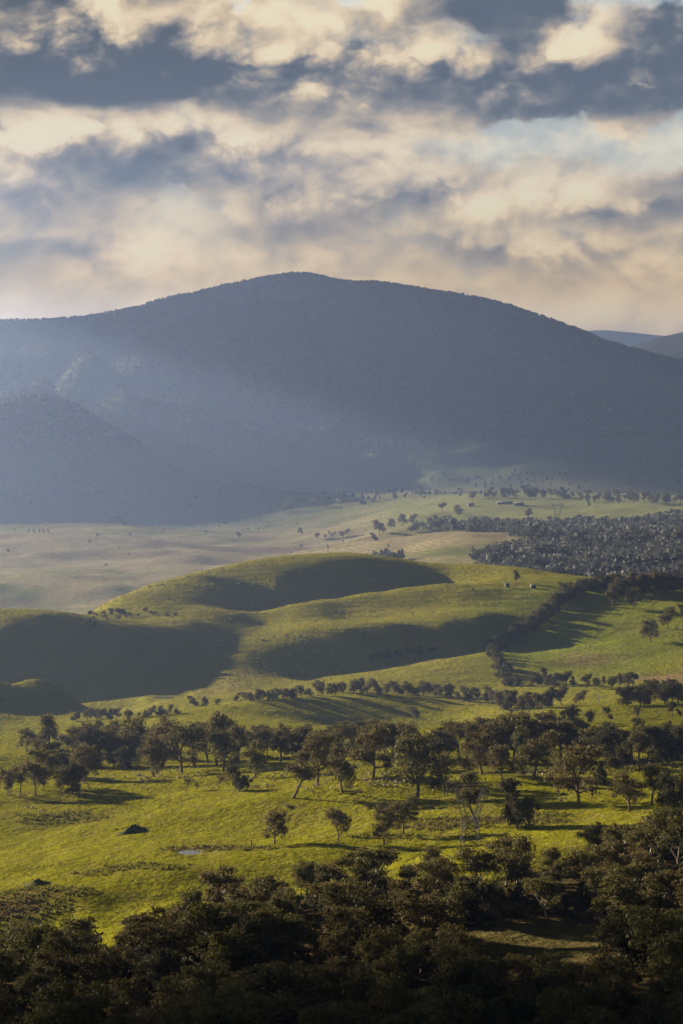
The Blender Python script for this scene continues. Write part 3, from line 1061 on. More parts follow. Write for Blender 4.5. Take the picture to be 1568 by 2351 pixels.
# ------------------------------------------------------------------ creek lines, hedges and paddock trees on the hills
def strip(poly, n, hlo, hhi, kinds, label, group, name, cat, jx=8, jy=4):
    P_ = np.array(poly, float)
    seg = np.r_[0, np.cumsum(np.hypot(*np.diff(P_, axis=0).T))]
    for i in range(n):
        t = (i + random.uniform(.1, .9)) / n * seg[-1]
        x, y = np.interp(t, seg, P_[:, 0]), np.interp(t, seg, P_[:, 1])
        tree_px(kinds[i % len(kinds)], x + random.uniform(-jx, jx), y + random.uniform(-jy, jy), random.uniform(hlo, hhi), label, group, name=name, cat=cat)


strip([(175, 1655), (240, 1652), (300, 1650)], 11, 20, 30, ['dense', 'multi', 'spread'], 'dim creek tree below the dark hill at the left', 'creek trees below the dark hill', 'creek_tree', 'tree')
strip([(315, 1647), (380, 1640), (412, 1634)], 9, 14, 28, ['spread', 'multi', 'bush'], 'small creek tree near the far pond', 'creek trees by the far pond', 'creek_tree', 'tree')
for x, h, lab in ((445, 26, 'left one of two dark round trees by the far creek'), (470, 25, 'right one of two dark round trees by the far creek'), (500, 20, 'paler bush right of the two dark round creek trees')):
    tree_px('dense' if x < 490 else 'multi', x, 1622, h, lab, 'creek trees below the spurs', name='creek_tree')
strip([(540, 1612), (600, 1608), (715, 1600)], 16, 20, 30, ['dense', 'multi', 'spread', 'bush'], 'grey-green creek tree on the curved line below the spurs', 'creek trees below the spurs', 'creek_tree', 'tree')
strip([(720, 1596), (790, 1592), (900, 1592), (1010, 1598), (1140, 1612)], 42, 22, 34, ['spread', 'multi', 'tall', 'dense'], 'dusky creek tree in the long row behind the green knoll', 'creek trees behind the knoll', 'creek_tree', 'tree', 8, 6)
strip([(1145, 1634), (1190, 1630), (1240, 1628), (1275, 1622)], 12, 34, 50, ['spread', 'dense', 'tall'], 'gum in the dark clump right of the green knoll', 'gums right of the knoll', 'paddock_tree', 'tree')
for k_, (x, y, h, lab) in enumerate([(1290, 1619, 52, 'tall dark gum rising from the clump between knoll and strip paddock'), (1330, 1619, 36, 'rounded gum at the strip paddock edge'),
                                     (1375, 1618, 34, 'bare grey dead tree in the strip paddock'), (1300, 1575, 36, 'leafy tree at the lower end of the paddock hedge'),
                                     (1255, 1572, 42, 'big light-flecked tree at the foot of the paddock hedge')]):
    tree_px('dead' if 'dead' in lab else ('tall', 'spread', 'dead', 'multi', 'dense')[k_], x, y, h, lab, name='dead_tree' if 'dead' in lab else 'gum_tree')
strip([(1432, 1622), (1500, 1616), (1580, 1612)], 13, 44, 58, ['spread', 'dense', 'spread'], 'broad gum in the clump below the dry paddock', 'gums below the dry paddock', 'paddock_tree', 'tree')
strip([(1338, 1580), (1400, 1580), (1464, 1578)], 10, 24, 40, ['tall', 'spread', 'multi'], 'upright tree in the short row along the paddock bottom', 'trees along the paddock bottom', 'paddock_tree', 'tree')
strip([(1180, 1574), (1240, 1575), (1320, 1576)], 10, 20, 36, ['dense', 'multi', 'spread'], 'dark tree where the hedge meets the paddock bottom', 'trees at the hedge foot', 'paddock_tree', 'tree')
HEDGE = [(1420, 1343), (1390, 1347), (1350, 1352), (1320, 1362), (1290, 1378), (1270, 1395), (1262, 1412), (1235, 1432), (1205, 1450), (1175, 1470), (1140, 1486), (1128, 1497), (1145, 1520), (1152, 1545), (1168, 1572)]
for part_, seg_, n_h in (('top', HEDGE[:4], 36), ('upper', HEDGE[3:7], 30), ('middle', HEDGE[6:11], 38), ('bottom', HEDGE[10:], 26)):
    strip(seg_, n_h, 18, 34, ['bush', 'dense', 'bush', 'multi', 'bush'], f'dark shrub in the {part_} stretch of the winding hedge', 'shrubs of the winding hedge', 'hedge_shrub', 'shrub', 7, 5)
for x, y, h, kd, lab in [(1409, 1397, 56, 'tall', 'tall tree in front of the upper end of the winding hedge'), (1454, 1399, 50, 'spread', 'tree with bare trunk below the paddock ridge'),
                         (1494, 1474, 60, 'spread', 'nearer round-crowned tree standing alone in the bright paddock'), (1531, 1444, 54, 'spread', 'further round-crowned tree alone in the bright paddock'),
                         (1565, 1414, 28, 'spread', 'small tree at the right edge of the bright paddock'), (1186, 1339, 34, 'tall', 'lone tree on the hilltop above the two tanks'),
                         (1291, 1317, 30, 'dead', 'forked dead tree on the hill skyline'), (1402, 1333, 26, 'dead', 'thin dead tree on the skyline above the hedge end'),
                         (838, 1798, 34, 'dead', 'broken dead trunk in the meadow beside the flat-topped gum')]:
    tree_px(kd, x, y, h, lab, name='dead_tree' if kd == 'dead' else 'paddock_tree')
strip([(1420, 1366), (1460, 1360), (1500, 1358), (1585, 1358)], 24, 34, 54, ['spread', 'tall', 'dense'], 'dark gum in the row along the paddock ridge', 'gums on the paddock ridge', 'paddock_tree', 'tree')
strip([(848, 1512), (900, 1506), (950, 1500), (1005, 1494)], 14, 9, 18, ['bush', 'multi', 'bush'], 'dim shrub in the shaded hollow of the hill', 'shrubs in the shaded hollow', 'hollow_shrub', 'shrub', 6, 4)
strip([(196, 1440), (215, 1420), (260, 1412), (310, 1418)], 26, 7, 15, ['bush', 'bush', 'multi'], 'scrubby bush on the shoulder of the dark hill', 'bushes on the dark hill shoulder', 'hill_shrub', 'shrub', 14, 10)
strip([(335, 1404), (380, 1412), (412, 1416)], 7, 6, 12, ['bush'], 'small bush at the notch beside the dark hill', 'bushes at the notch', 'hill_shrub', 'shrub', 8, 3)

# ------------------------------------------------------------------ foreground woodland
GLADES = [(1255, 2196, 200, 84), (900, 2122, 90, 18), (1345, 2015, 60, 24)]
wood = []
Yc = 548.0
while Yc < 900:
    Xc = -0.155 * Yc - 20
    while Xc < 0.155 * Yc + 20:
        X = Xc + random.uniform(-4.5, 4.5)
        Y = Yc + random.uniform(-5, 5)
        Xc += 14.0
        z = ground(X, Y)
        px, py = CX + F * X / Y, HY - F * (z - ZC) / Y
        e = np.interp(px, FE[:, 0], FE[:, 1])
        if py < e + 6 or px < -110 or px > 1680:
            continue
        if any(((px - a) / c) ** 2 + ((py - b) / d) ** 2 < 1 for a, b, c, d in GLADES):
            continue
        if py - 20 * F / Y > 2351 + 30:
            continue
        wood.append((X, Y, z, px, py))
    Yc += 15.4
random.shuffle(wood)
wood.sort(key=lambda q: -q[1])
KF = ['white', 'spread', 'dense', 'green', 'tall', 'white', 'multi', 'spread', 'green', 'dense', 'white', 'spread']
for i, (X, Y, z, px, py) in enumerate(wood):
    third = 'left' if px < 520 else ('middle' if px < 1050 else 'right')
    e = np.interp(px, FE[:, 0], FE[:, 1])
    zone = 'upper edge' if py < e + 75 else ('heart' if py < 2290 else 'shadowed bottom')
    kd = random.choice(KF)
    look = {'white': 'pale-trunked', 'dense': 'dense dark', 'green': 'olive-leaved', 'tall': 'upright', 'spread': 'brown spreading', 'multi': 'many-stemmed'}[kd]
    hm = random.uniform(8.5, 18.0) * (0.9 if zone == 'upper edge' else 1.0)
    plant(kd, X, Y, z, hm, f'{look} gum in the {third} foreground woodland, {zone}', f'{look} woodland gums, {third} {zone}', name='gum_tree', wf=random.uniform(1.0, 1.4))
print('woodland trees', len(wood))

# ------------------------------------------------------------------ trees of the far valley
VALLEY = [('spread', 1050, 1186, 30, 'round-crowned tree alone on the far sunlit flat'), ('tall', 1017, 1178, 30, 'dark upright tree beside the forest edge on the far flat'),
          ('spread', 1213, 1190, 24, 'small round tree below the far farm sheds'), ('spread', 1352, 1164, 11, 'tiny tree right of the far pylon'),
          ('tall', 905, 1154, 24, 'hazy tree at the left end of the far sunlit flat'), ('tall', 968, 1142, 22, 'hazy upright tree behind the far sunlit flat'),
          ('spread', 900, 1215, 28, 'tree at the left front of the far grove'), ('spread', 872, 1228, 36, 'broad tree at the near corner of the far grove'),
          ('multi', 925, 1208, 30, 'second broad tree of the far grove'), ('spread', 950, 1207, 28, 'third tree of the far grove with a wide crown'),
          ('multi', 1000, 1206, 26, 'tree between far grove and forest'), ('dense', 860, 1242, 20, 'low tree below the far grove'),
          ('multi', 668, 1175, 30, 'broad hazy tree on the shaded flat, middle'), ('multi', 632, 1178, 22, 'hazy tree left of the broad one on the shaded flat'),
          ('tall', 405, 1188, 26, 'dim tall tree beside the shaded farm track'), ('dense', 382, 1200, 20, 'dim squat tree near the shaded farm'),
          ('dense', 280, 1206, 24, 'dim tree beside the far farmhouse'), ('dense', 535, 1110, 16, 'tree at the tip of the dark foothill'),
          ('multi', 690, 1228, 18, 'pale bushy tree in the straw-coloured flat'), ('multi', 548, 1236, 16, 'pale tree on the left straw-coloured flat')]
for kd, x, y, h, lab in VALLEY:
    tree_px(kd, x, y, h, lab, 'trees of the far valley', name='valley_tree')
for k_, x in enumerate((66, 78, 90, 100, 110)):
    tree_px('green', x, 1226, 13 - (k_ % 2) * 2, 'pale poplar in the little row on the far left rise', 'poplars on the far rise', name='poplar_tree', wf=.55)
strip([(1075, 1146), (1150, 1143), (1230, 1142), (1320, 1146)], 16, 15, 32, ['multi', 'spread', 'dense'], 'hazy tree in the shelter row behind the far farm', 'shelter trees behind the far farm', 'valley_tree', 'tree', 8, 3)
strip([(1330, 1150), (1400, 1152), (1480, 1154), (1568, 1158)], 22, 16, 32, ['spread', 'tall', 'dense', 'multi'], 'hazy tree in the grove at the right of the far flat', 'grove at the right of the far flat', 'valley_tree', 'tree', 8, 4)
strip([(720, 1236), (760, 1236), (800, 1232)], 9, 10, 18, ['multi', 'thin'], 'pale thin tree along the straw-coloured creek flat', 'thin trees on the creek flat', 'valley_tree', 'tree', 6, 3)
strip([(640, 1172), (740, 1165), (860, 1160)], 9, 12, 24, ['multi', 'dense', 'spread'], 'blurred tree on the shaded flat under the mountain', 'trees on the shaded flat', 'valley_tree', 'tree', 10, 6)

# ------------------------------------------------------------------ forests too far to tell trees apart
def crowns_mesh(name, X, Y, Z, hs, mat, label, seed, quads=0):
    R = np.random.default_rng(seed)
    n = len(X)
    if quads == 0:
        t = (1 + 5 ** .5) / 2
        iv = np.array([(-1, t, 0), (1, t, 0), (-1, -t, 0), (1, -t, 0), (0, -1, t), (0, 1, t), (0, -1, -t), (0, 1, -t), (t, 0, -1), (t, 0, 1), (-t, 0, -1), (-t, 0, 1)]) / math.sqrt(1 + t * t)
        fi = np.array([(0, 11, 5), (0, 5, 1), (0, 1, 7), (0, 7, 10), (0, 10, 11), (1, 5, 9), (5, 11, 4), (11, 10, 2), (10, 7, 6), (7, 1, 8), (3, 9, 4), (3, 4, 2), (3, 2, 6), (3, 6, 8), (3, 8, 9),
                       (4, 9, 5), (2, 4, 11), (6, 2, 10), (8, 6, 7), (9, 8, 1)])
        rr = R.uniform(.55, 1.25, (n, 12, 1))
        v = iv[None] * rr * np.stack([hs * .42, hs * .42, hs * .5], -1)[:, None]
        v[:, :, 2] += (hs * .5)[:, None]
        v += np.stack([X, Y, Z], -1)[:, None]
        f = fi[None] + (np.arange(n) * 12)[:, None, None]
        o = mesh_obj(name, v.reshape(-1, 3), f.reshape(-1, 3), mat)
    else:
        u = R.normal(size=(n, quads, 3))
        u /= np.linalg.norm(u, axis=2)[..., None]
        r = R.random((n, quads, 1)) ** .5
        off = u * r * np.stack([hs * .44, hs * .44, hs * .42], -1)[:, None]
        off[:, :, 2] += (hs * .56)[:, None]
        p = np.stack([X, Y, Z], -1)[:, None] + off
        t = R.normal(size=(n, quads, 3))
        t /= np.linalg.norm(t, axis=2)[..., None]
        b = np.cross(t, R.normal(size=(n, quads, 3)))
        b /= np.linalg.norm(b, axis=2)[..., None] + 1e-9
        s = (hs * .17)[:, None, None] * R.uniform(.6, 1.3, (n, quads, 1))
        t, b = t * s, b * s * .7
        v = np.stack([p - t, p + b, p + t, p - b], 2).reshape(-1, 3)
        o = mesh_obj(name, v, np.arange(len(v)).reshape(-1, 4), mat)
    tag(o, label, 'forest', kind='stuff')
    return o


def scatter(n, xlo, xhi, dlo, dhi, seed):
    R = np.random.default_rng(seed)
    d = np.sqrt(R.uniform(dlo ** 2, dhi ** 2, n))
    xp = R.uniform(xlo, xhi, n)
    z = height(xp, d)
    return xp, d, (xp - CX) / F * d, z, HY - F * z / d, R


xp, d, X, z, py, R = scatter(78000, -260, 1840, 5350, 8900, 61)
fnz = fbm(X, d, 260, 3, 63)
dens = sm(z + fnz * 45, -85, -25) * (d > 6100) + (sm(fnz, .3, .55) * .25 + .012)
dens = np.maximum(dens, (xp < 600) * sm(z + fnz * 40, -75, -20))
k = R.random(len(X)) < dens
crowns_mesh('mountain_forest', X[k], d[k], z[k] + ZC, R.uniform(6, 11, k.sum()) * (1 + .35 * fbm(X[k], d[k], 90, 2, 64)), M_LEAF_FAR, 'blue-hazed eucalypt forest covering the mountain', 65)
xp, d, X, z, py, R = scatter(9500, 800, 1800, 2650, 3950, 67)
ridge_y = np.interp(xp, [800, 900, 1000, 1100, 1250, 1350, 1450, 1568, 1800], [1330, 1240, 1200, 1196, 1198, 1196, 1192, 1180, 1160])
bare_ = (((xp - 1010) / 160) ** 2 + ((py - 1255) / 34) ** 2 < 1) | (xp < 860)
fnz = fbm(X, d, 140, 3, 69)
k = (py + fnz * 26 + R.normal(size=len(X)) * 5 > ridge_y + 6) & (~bare_) & (fnz + sm(xp, 950, 1400) * .55 > .10)
crowns_mesh('gully_forest', X[k], d[k], z[k] + ZC, 4 + 13 * R.random(k.sum()) ** 1.4, M_LEAF_GULLY_HAZED, 'hazy forest filling the gullies behind the hill at the right', 71, quads=34)
xp, d, X, z, py, R = scatter(1700, -260, 900, 2900, 6200, 73)
k = ((fbm(X, d, 300, 3, 75) > .28) & (d > 4700)) | ((d < 4600) & (R.random(len(X)) < .03))
crowns_mesh('valley_scrub', X[k], d[k], z[k] + ZC, R.uniform(2, 8, k.sum()), M_LEAF_FAR, 'scattered scrub on the shaded valley floor', 77, quads=24)
# low undergrowth that closes the woodland floor in front
xp, d, X, z, py, R = scatter(2600, -140, 1710, 540, 900, 79)
k = (py > np.interp(xp, FE[:, 0], FE[:, 1]) + 25)
for (a, b, c, e_) in GLADES:
    k &= ((xp - a) / c) ** 2 + ((py - b) / e_) ** 2 > 1.1
crowns_mesh('undergrowth', X[k], d[k], z[k] + ZC - .4, R.uniform(1.5, 4.5, k.sum()), M_LEAF_D, 'dark undergrowth between the foreground trees', 81, quads=70)

# ------------------------------------------------------------------ grass tufts
def tuft_mat():
    m, gg, o = material('grass_blades')
    at = gg.new('ShaderNodeAttribute', attribute_name='tint')
    df = gg.new('ShaderNodeBsdfDiffuse')
    tr = gg.new('ShaderNodeBsdfTranslucent')
    gg.nt.links.new(at.outputs['Color'], df.inputs[0])
    gg.nt.links.new(at.outputs['Color'], tr.inputs[0])
    x = gg.new('ShaderNodeMixShader')
    x.inputs[0].default_value = 0.35
    gg.nt.links.new(df.outputs[0], x.inputs[1])
    gg.nt.links.new(tr.outputs[0], x.inputs[2])
    gg.nt.links.new(x.outputs[0], o.inputs[0])
    return m


M_BLADE = tuft_mat()


def tint_at(xp, d):
    ix = np.interp(xp, XS, np.arange(NX))
    iy = np.interp(d, DS, np.arange(ND))
    return np.stack([bil(tint[..., c], ix, iy) for c in range(3)], -1)


def tufts(name, X, Y, Z, h, cols, label, seed, blades=3, wide=.55):
    R = np.random.default_rng(seed)
    n = len(X)
    a = R.uniform(0, 6.28, (n, blades))
    ca, sa = np.cos(a), np.sin(a)
    w = (h * wide)[:, None]
    bx, by = X[:, None] + R.normal(size=(n, blades)) * w * .5, Y[:, None] + R.normal(size=(n, blades)) * w * .5
    lx, ly = R.normal(size=(n, blades)) * h[:, None] * .35, R.normal(size=(n, blades)) * h[:, None] * .35
    zz = Z[:, None] + np.zeros((n, blades))
    hh = h[:, None] * R.uniform(.6, 1.2, (n, blades))
    v = np.stack([np.stack([bx - ca * w, by - sa * w, zz - .1], -1), np.stack([bx + ca * w, by + sa * w, zz - .1], -1),
                  np.stack([bx + ca * w * .6 + lx, by + sa * w * .6 + ly, zz + hh], -1), np.stack([bx - ca * w * .6 + lx, by - sa * w * .6 + ly, zz + hh * .8], -1)], 2).reshape(-1, 3)
    o = mesh_obj(name, v, np.arange(len(v)).reshape(-1, 4), M_BLADE)
    c = np.repeat(np.clip(cols * R.uniform(.75, 1.3, (n, 1)), 0, 1), blades * 4, axis=0)
    set_color(o.data, c)
    tag(o, label, 'grass', kind='stuff')


xp, d, X, z, py, R = scatter(85000, -60, 1630, 790, 1420, 83)
k = (py < np.interp(xp, FE[:, 0], FE[:, 1]) + 10)
for (px_, py_, rx_, ry_, zz_) in POND_W:
    k &= (((X - px_) / rx_) ** 2 + ((d - py_) / ry_) ** 2 > 1.25) & ~((abs(X - px_) < rx_ * 1.1) & (d < py_) & (d > py_ - 14))
cl = tint_at(xp, d)
isreed = (cl[:, 0] > cl[:, 1] * 1.08)
kk = k & ~isreed & (R.random(len(X)) < .55 + .5 * fbm(X, d, 22, 3, 85))
tufts('grass', X[kk], d[kk], z[kk] + ZC, R.uniform(.12, .34, kk.sum()), cl[kk] * 1.1, 'bright green pasture grass of the sheep meadow', 87)
kk = k & isreed
tufts('reeds', X[kk], d[kk], z[kk] + ZC, R.uniform(.35, .95, kk.sum()), cl[kk] * np.array([.95, 1.05, 1.2]), 'brown reeds and tussocks in the wet parts of the meadow', 89, blades=4, wide=.4)
xp, d, X, z, py, R = scatter(42000, -60, 1630, 1420, 2480, 91)
cl = tint_at(xp, d)
kk = fbm(X, d, 40, 3, 93) > -.15
tufts('hill_grass', X[kk], d[kk], z[kk] + ZC, R.uniform(.2, .7, kk.sum()), cl[kk], 'tussocky grass on the hillsides', 95, blades=2)

# ------------------------------------------------------------------ ponds
def pond_mat():
    m, gg, o = material('pond_water')
    geo = gg.new('ShaderNodeNewGeometry')
    n = gg.noise(geo.outputs['Position'], 1.2, 3, .5, '3D')
    bp = gg.new('ShaderNodeBump')
    bp.inputs['Strength'].default_value = .35
    gg.put(bp.inputs['Height'], n)
    principled(gg, o, (.06, .06, .055), .22, 1.0, bp.outputs[0])
    return m


M_POND = pond_mat()
for (px_, py_, rx_, ry_, zz_), lab in zip(POND_W, ('pale stock pond with reedy banks in the lower meadow', 'thin bright pond below the dark hill')):
    vs, fs = [(px_, py_, zz_ + ZC + .02)], []
    for i in range(40):
        a = 6.283 * i / 40
        w = 1.05 * (1 + .14 * math.sin(3 * a + 1) + .08 * math.sin(5 * a))
        vs.append((px_ + rx_ * w * math.cos(a), py_ + ry_ * w * math.sin(a), zz_ + ZC + .02))
    for i in range(40):
        fs.append((0, 1 + i, 1 + (i + 1) % 40))
    tag(mesh_obj('pond', vs, fs, M_POND), lab, 'pond', kind='structure')

# ------------------------------------------------------------------ sheep
def sheep_mesh():
    V_ = [(-.48, 0, .62), (-.2, 0, .66), (.12, 0, .66), (.38, 0, .66), (.56, 0, .60), (.70, 0, .44), (.80, 0, .28),
          (-.40, .15, .36), (-.42, .15, .02), (-.40, -.15, .36), (-.38, -.15, .02), (.36, .15, .36), (.38, .15, .02), (.36, -.15, .36), (.33, -.15, .02), (-.60, 0, .52),
          (.66, .10, .48), (.66, -.10, .48)]
    E_ = [(0, 1), (1, 2), (2, 3), (3, 4), (4, 5), (5, 6), (0, 7), (7, 8), (0, 9), (9, 10), (3, 11), (11, 12), (3, 13), (13, 14), (0, 15), (5, 16), (5, 17)]
    r_ = [.24, .29, .29, .25, .15, .12, .065, .08, .045, .08, .045, .08, .045, .08, .045, .06, .035, .035]
    me = bpy.data.meshes.new('sheep_frame')
    me.from_pydata(V_, E_, [])
    o = bpy.data.objects.new('sheep_frame', me)
    COL.objects.link(o)
    o.modifiers.new('s', 'SKIN')
    for i, sv in enumerate(me.skin_vertices[0].data):
        sv.radius = (r_[i], r_[i])
        sv.use_root = (i == 2)
    sb = o.modifiers.new('u', 'SUBSURF')
    sb.levels = sb.render_levels = 1
    dg = bpy.context.evaluated_depsgraph_get()
    m2 = bpy.data.meshes.new_from_object(o.evaluated_get(dg))
    m2.name = 'sheep'
    bpy.data.objects.remove(o)
    m2.materials.clear()
    m2.materials.append(M_WOOL)
    for p in m2.polygons:
        p.use_smooth = True
    return m2


SHEEP = sheep_mesh()


def sheep_at(x, y, label, group, s=1.2):
    p = spot(x, y)
    if p is None:
        return
    for (px_, py_, rx_, ry_, zz_) in POND_W:
        if ((p[0] - px_) / rx_) ** 2 + ((p[1] - py_) / ry_) ** 2 < 1.6:
            return
    o = bpy.data.objects.new('sheep', SHEEP)
    COL.objects.link(o)
    o.location = (p[0], p[1], p[2])
    s *= random.uniform(.85, 1.1)
    o.scale = (s, s, s)
    o.rotation_euler = (0, 0, random.choice((0, math.pi)) + random.gauss(0, .6))
    tag(o, label, 'sheep', group)


MOBS = [((385, 1782, 95, 18), 34, 'cream sheep grazing in the loose mob below the thick-trunked gum', 'sheep in the left meadow mob'),
        ((270, 1800, 80, 24), 16, 'cream sheep scattered right of the left thicket', 'sheep by the left thicket'),
        ((600, 1788, 70, 22), 26, 'cream sheep grazing around the forked lone gum', 'sheep around the forked gum'),
        ((720, 1800, 60, 22), 20, 'cream sheep near the crooked-limbed gum', 'sheep near the crooked gum'),
        ((880, 1790, 55, 22), 42, 'cream sheep in the tight mob left of the biggest meadow gum', 'sheep left of the biggest gum'),
        ((1010, 1800, 40, 20), 10, 'cream sheep in the shade right of the biggest meadow gum', 'sheep right of the biggest gum'),
        ((1240, 1776, 55, 9), 26, 'cream sheep crowding under the black-limbed gum', 'sheep under the black-limbed gum'),
        ((1290, 1825, 60, 18), 6, 'cream sheep strolling before the pale-forked gum', 'sheep before the pale-forked gum'),
        ((120, 1868, 110, 22), 9, 'cream sheep alone on the shaded left slope', 'sheep on the left slope'),
        ((760, 1860, 160, 14), 12, 'cream sheep on the open lower meadow, centre', 'sheep on the lower meadow'),
        ((1330, 1636, 200, 8), 34, 'small pale sheep on the bright green rise', 'sheep on the green rise'),
        ((1400, 1470, 130, 50), 42, 'tiny sheep with a long shadow in the bright paddock', 'sheep in the bright paddock'),
        ((1080, 1318, 120, 16), 20, 'speck of a sheep along the hill crest', 'sheep along the hill crest')]
for (cx_, cy_, rx_, ry_), n, lab, grp in MOBS:
    for i in range(n):
        a, r = random.uniform(0, 6.28), math.sqrt(random.random())
        sheep_at(cx_ + rx_ * r * math.cos(a), cy_ + ry_ * r * math.sin(a), lab, grp, 1.05)
# far flock: too many and too small to tell apart
vs, fs, nb = [], [], 0
sv = np.array([v.co[:] for v in SHEEP.vertices])
sf = [tuple(p.vertices) for p in SHEEP.polygons]
sf = np.array([q for q in sf if len(q) == 4])
for i in range(80):
    x, y = random.gauss(800, 190), random.uniform(1345, 1545)
    if i % 3 == 0:
        x, y = random.gauss(560, 140), random.uniform(1300, 1480)
    p = spot(x, y)
    if p is None or p[1] > 2500:
        continue
    a = random.uniform(0, 6.28)
    rot_ = np.array([[math.cos(a), -math.sin(a), 0], [math.sin(a), math.cos(a), 0], [0, 0, 1]])
    vs.append(sv @ rot_.T * 1.15 + np.array([p[0], p[1], p[2]]))
    fs.append(sf + nb)
    nb += len(sv)
tag(mesh_obj('flock', np.concatenate(vs), np.concatenate(fs), M_WOOL, smooth=True), 'pale specks of the flock spread over the far hillside', 'sheep', kind='stuff')

# ------------------------------------------------------------------ steel pylons
def beams(name, segs, w, mat, parent):
    gq = Geo()
    for p, q in segs:
        gq.tube([p, q], [w, w], 4)
    return mesh_obj(name, np.concatenate(gq.v), np.concatenate(gq.f), mat, parent)


def pylon(x, y, hpx, label, w=.10, rot=0.0):
    p = spot(x, y)
    H = hpx * p[1] / F
    e = bpy.data.objects.new('steel_pylon', None)
    COL.objects.link(e)
    e.location = (p[0], p[1], p[2])
    e.rotation_euler = (0, 0, rot)
    tag(e, label, 'pylon')
    b0, b1, hb = .125 * H, .095 * H, .34 * H
    cs = [(-1, -1), (1, -1), (1, 1), (-1, 1)]
    for sx, sy in cs:
        beams('leg', [((sx * b0, sy * b0, -.3), (sx * b1, sy * b1, hb))], w * 1.3, M_STEEL, e)
    seg = []
    lev = [0, .25, .5, .75, 1]
    for a, b in zip(lev[:-1], lev[1:]):
        ra, rb = b0 + (b1 - b0) * a, b0 + (b1 - b0) * b
        for i in range(4):
            c, d_ = cs[i], cs[(i + 1) % 4]
            A, B = (c[0] * ra, c[1] * ra, hb * a), (d_[0] * ra, d_[1] * ra, hb * a)
            C_, D_ = (c[0] * rb, c[1] * rb, hb * b), (d_[0] * rb, d_[1] * rb, hb * b)
            seg += [(A, D_), (B, C_), (C_, D_)]
    beams('bracing', seg, w * .7, M_STEEL, e)
    hv, sp, t = .87 * H, .225 * H, .028 * H
    for s in (-1, 1):
        lo, hi = np.array([s * b1 * .75, 0, hb]), np.array([s * sp, 0, hv])
        seg = []
        prev = None
        for i in range(9):
            c = lo + (hi - lo) * i / 8
            tt = t * (1.6 - .9 * i / 8)
            q = [c + np.array([a * tt, b * tt, 0]) for a, b in cs]
            if prev is not None:
                for j in range(4):
                    seg += [(prev[j], q[j]), (prev[j], q[(j + 1) % 4])]
            prev = q
        beams('arm', seg, w * .75, M_STEEL, e)
        beams('peak', [((s * sp - t, 0, hv), (s * (sp + .02 * H), 0, H)), ((s * sp + t, 0, hv), (s * (sp + .02 * H), 0, H)), ((s * sp * .75, 0, hv + .05 * H), (s * (sp + .02 * H), 0, H))], w, M_STEEL, e)
    L = .35 * H
    seg = []
    for yy in (-t, t):
        seg += [((-L, 0, hv + .02 * H), (-sp, yy, hv + .05 * H)), ((-sp, yy, hv + .05 * H), (sp, yy, hv + .05 * H)), ((sp, yy, hv + .05 * H), (L, 0, hv + .02 * H)),
                ((-L, 0, hv + .02 * H), (-sp, yy, hv)), ((-sp, yy, hv), (sp, yy, hv)), ((sp, yy, hv), (L, 0, hv + .02 * H))]
        for i in range(12):
            xa, xb = -sp + 2 * sp * i / 12, -sp + 2 * sp * (i + 1) / 12
            seg.append(((xa, yy, hv if i % 2 else hv + .05 * H), (xb, yy, hv + .05 * H if i % 2 else hv)))
    beams('cross_arm', seg, w * .8, M_STEEL, e)
    for xx in (-L, 0, L):
        gq = Geo()
        zt = hv + (.02 * H if xx else 0)
        zz = np.linspace(zt, zt - .06 * H, 9)
        gq.tube([(xx, 0, q) for q in zz], [.05 if i % 2 else .14 for i in range(9)], 6)
        mesh_obj('insulator', np.concatenate(gq.v), np.concatenate(gq.f), M_STEEL, e)
    return e


pylon(1080, 1938, 152, 'lattice steel pylon standing at the lower meadow edge', rot=.25)
pylon(1280, 1206, 52, 'tiny hazy lattice pylon on the far sunlit flat', w=.11, rot=.5)

# ------------------------------------------------------------------ small built things
M_TANK = flat_mat('green_tank', (.07, .09, .08), .6, .3, .2, .5)
M_SHED = flat_mat('shed_iron', (.10, .11, .12), .5, .4, .2, .5)
M_ROOF = flat_mat('iron_roof', (.12, .12, .12), .8, .1, .15, .5)
M_WALL = flat_mat('weatherboard', (.14, .13, .12), .8, .2, .15, .5)
M_DARK = flat_mat('dark_opening', (.03, .03, .03), .6, .3, .2, .5)


def boxm(name, lo, hi, mat, parent, taper=1.0):
    (x0, y0, z0), (x1, y1, z1) = lo, hi
    vs = [(x, y, z) for z in (z0, z1) for x, y in ((x0, y0), (x1, y0), (x1, y1), (x0, y1))]
    fs = [(0, 3, 2, 1), (4, 5, 6, 7), (0, 1, 5, 4), (1, 2, 6, 5), (2, 3, 7, 6), (3, 0, 4, 7)]
    return mesh_obj(name, vs, fs, mat, parent)


def root(name, x, y, label, cat, rot=0.0):
    p = spot(x, y)
    e = bpy.data.objects.new(name, None)
    COL.objects.link(e)
    e.location = (p[0], p[1], p[2])
    e.rotation_euler = (0, 0, rot)
    tag(e, label, cat)
    return e


e = root('water_tank', 1164, 1348, 'squat round water tank on the hill, left of the pair', 'tank')
gq = Geo()
gq.tube([(0, 0, -.4), (0, 0, 2.6)], [1.8, 1.8], 20)
mesh_obj('tank_wall', np.concatenate(gq.v), np.concatenate(gq.f), M_TANK, e, smooth=False)
gq = Geo()
gq.tube([(0, 0, 2.6), (0, 0, 2.75), (0, 0, 3.2), (0, 0, 3.3)], [1.9, 1.86, .7, .05], 20)
mesh_obj('tank_roof', np.concatenate(gq.v), np.concatenate(gq.f), M_TANK, e)
for zz in (.5, 1.3, 2.1):
    gq = Geo()
    gq.tube([(0, 0, zz - .06), (0, 0, zz + .06)], [1.86, 1.86], 20)
    mesh_obj('hoop', np.concatenate(gq.v), np.concatenate(gq.f), M_TANK, e)
gq = Geo()
gq.tube([(1.85, 0, 0), (1.95, 0, 1.2), (1.95, 0, 2.5)], [.08, .08, .08], 6)
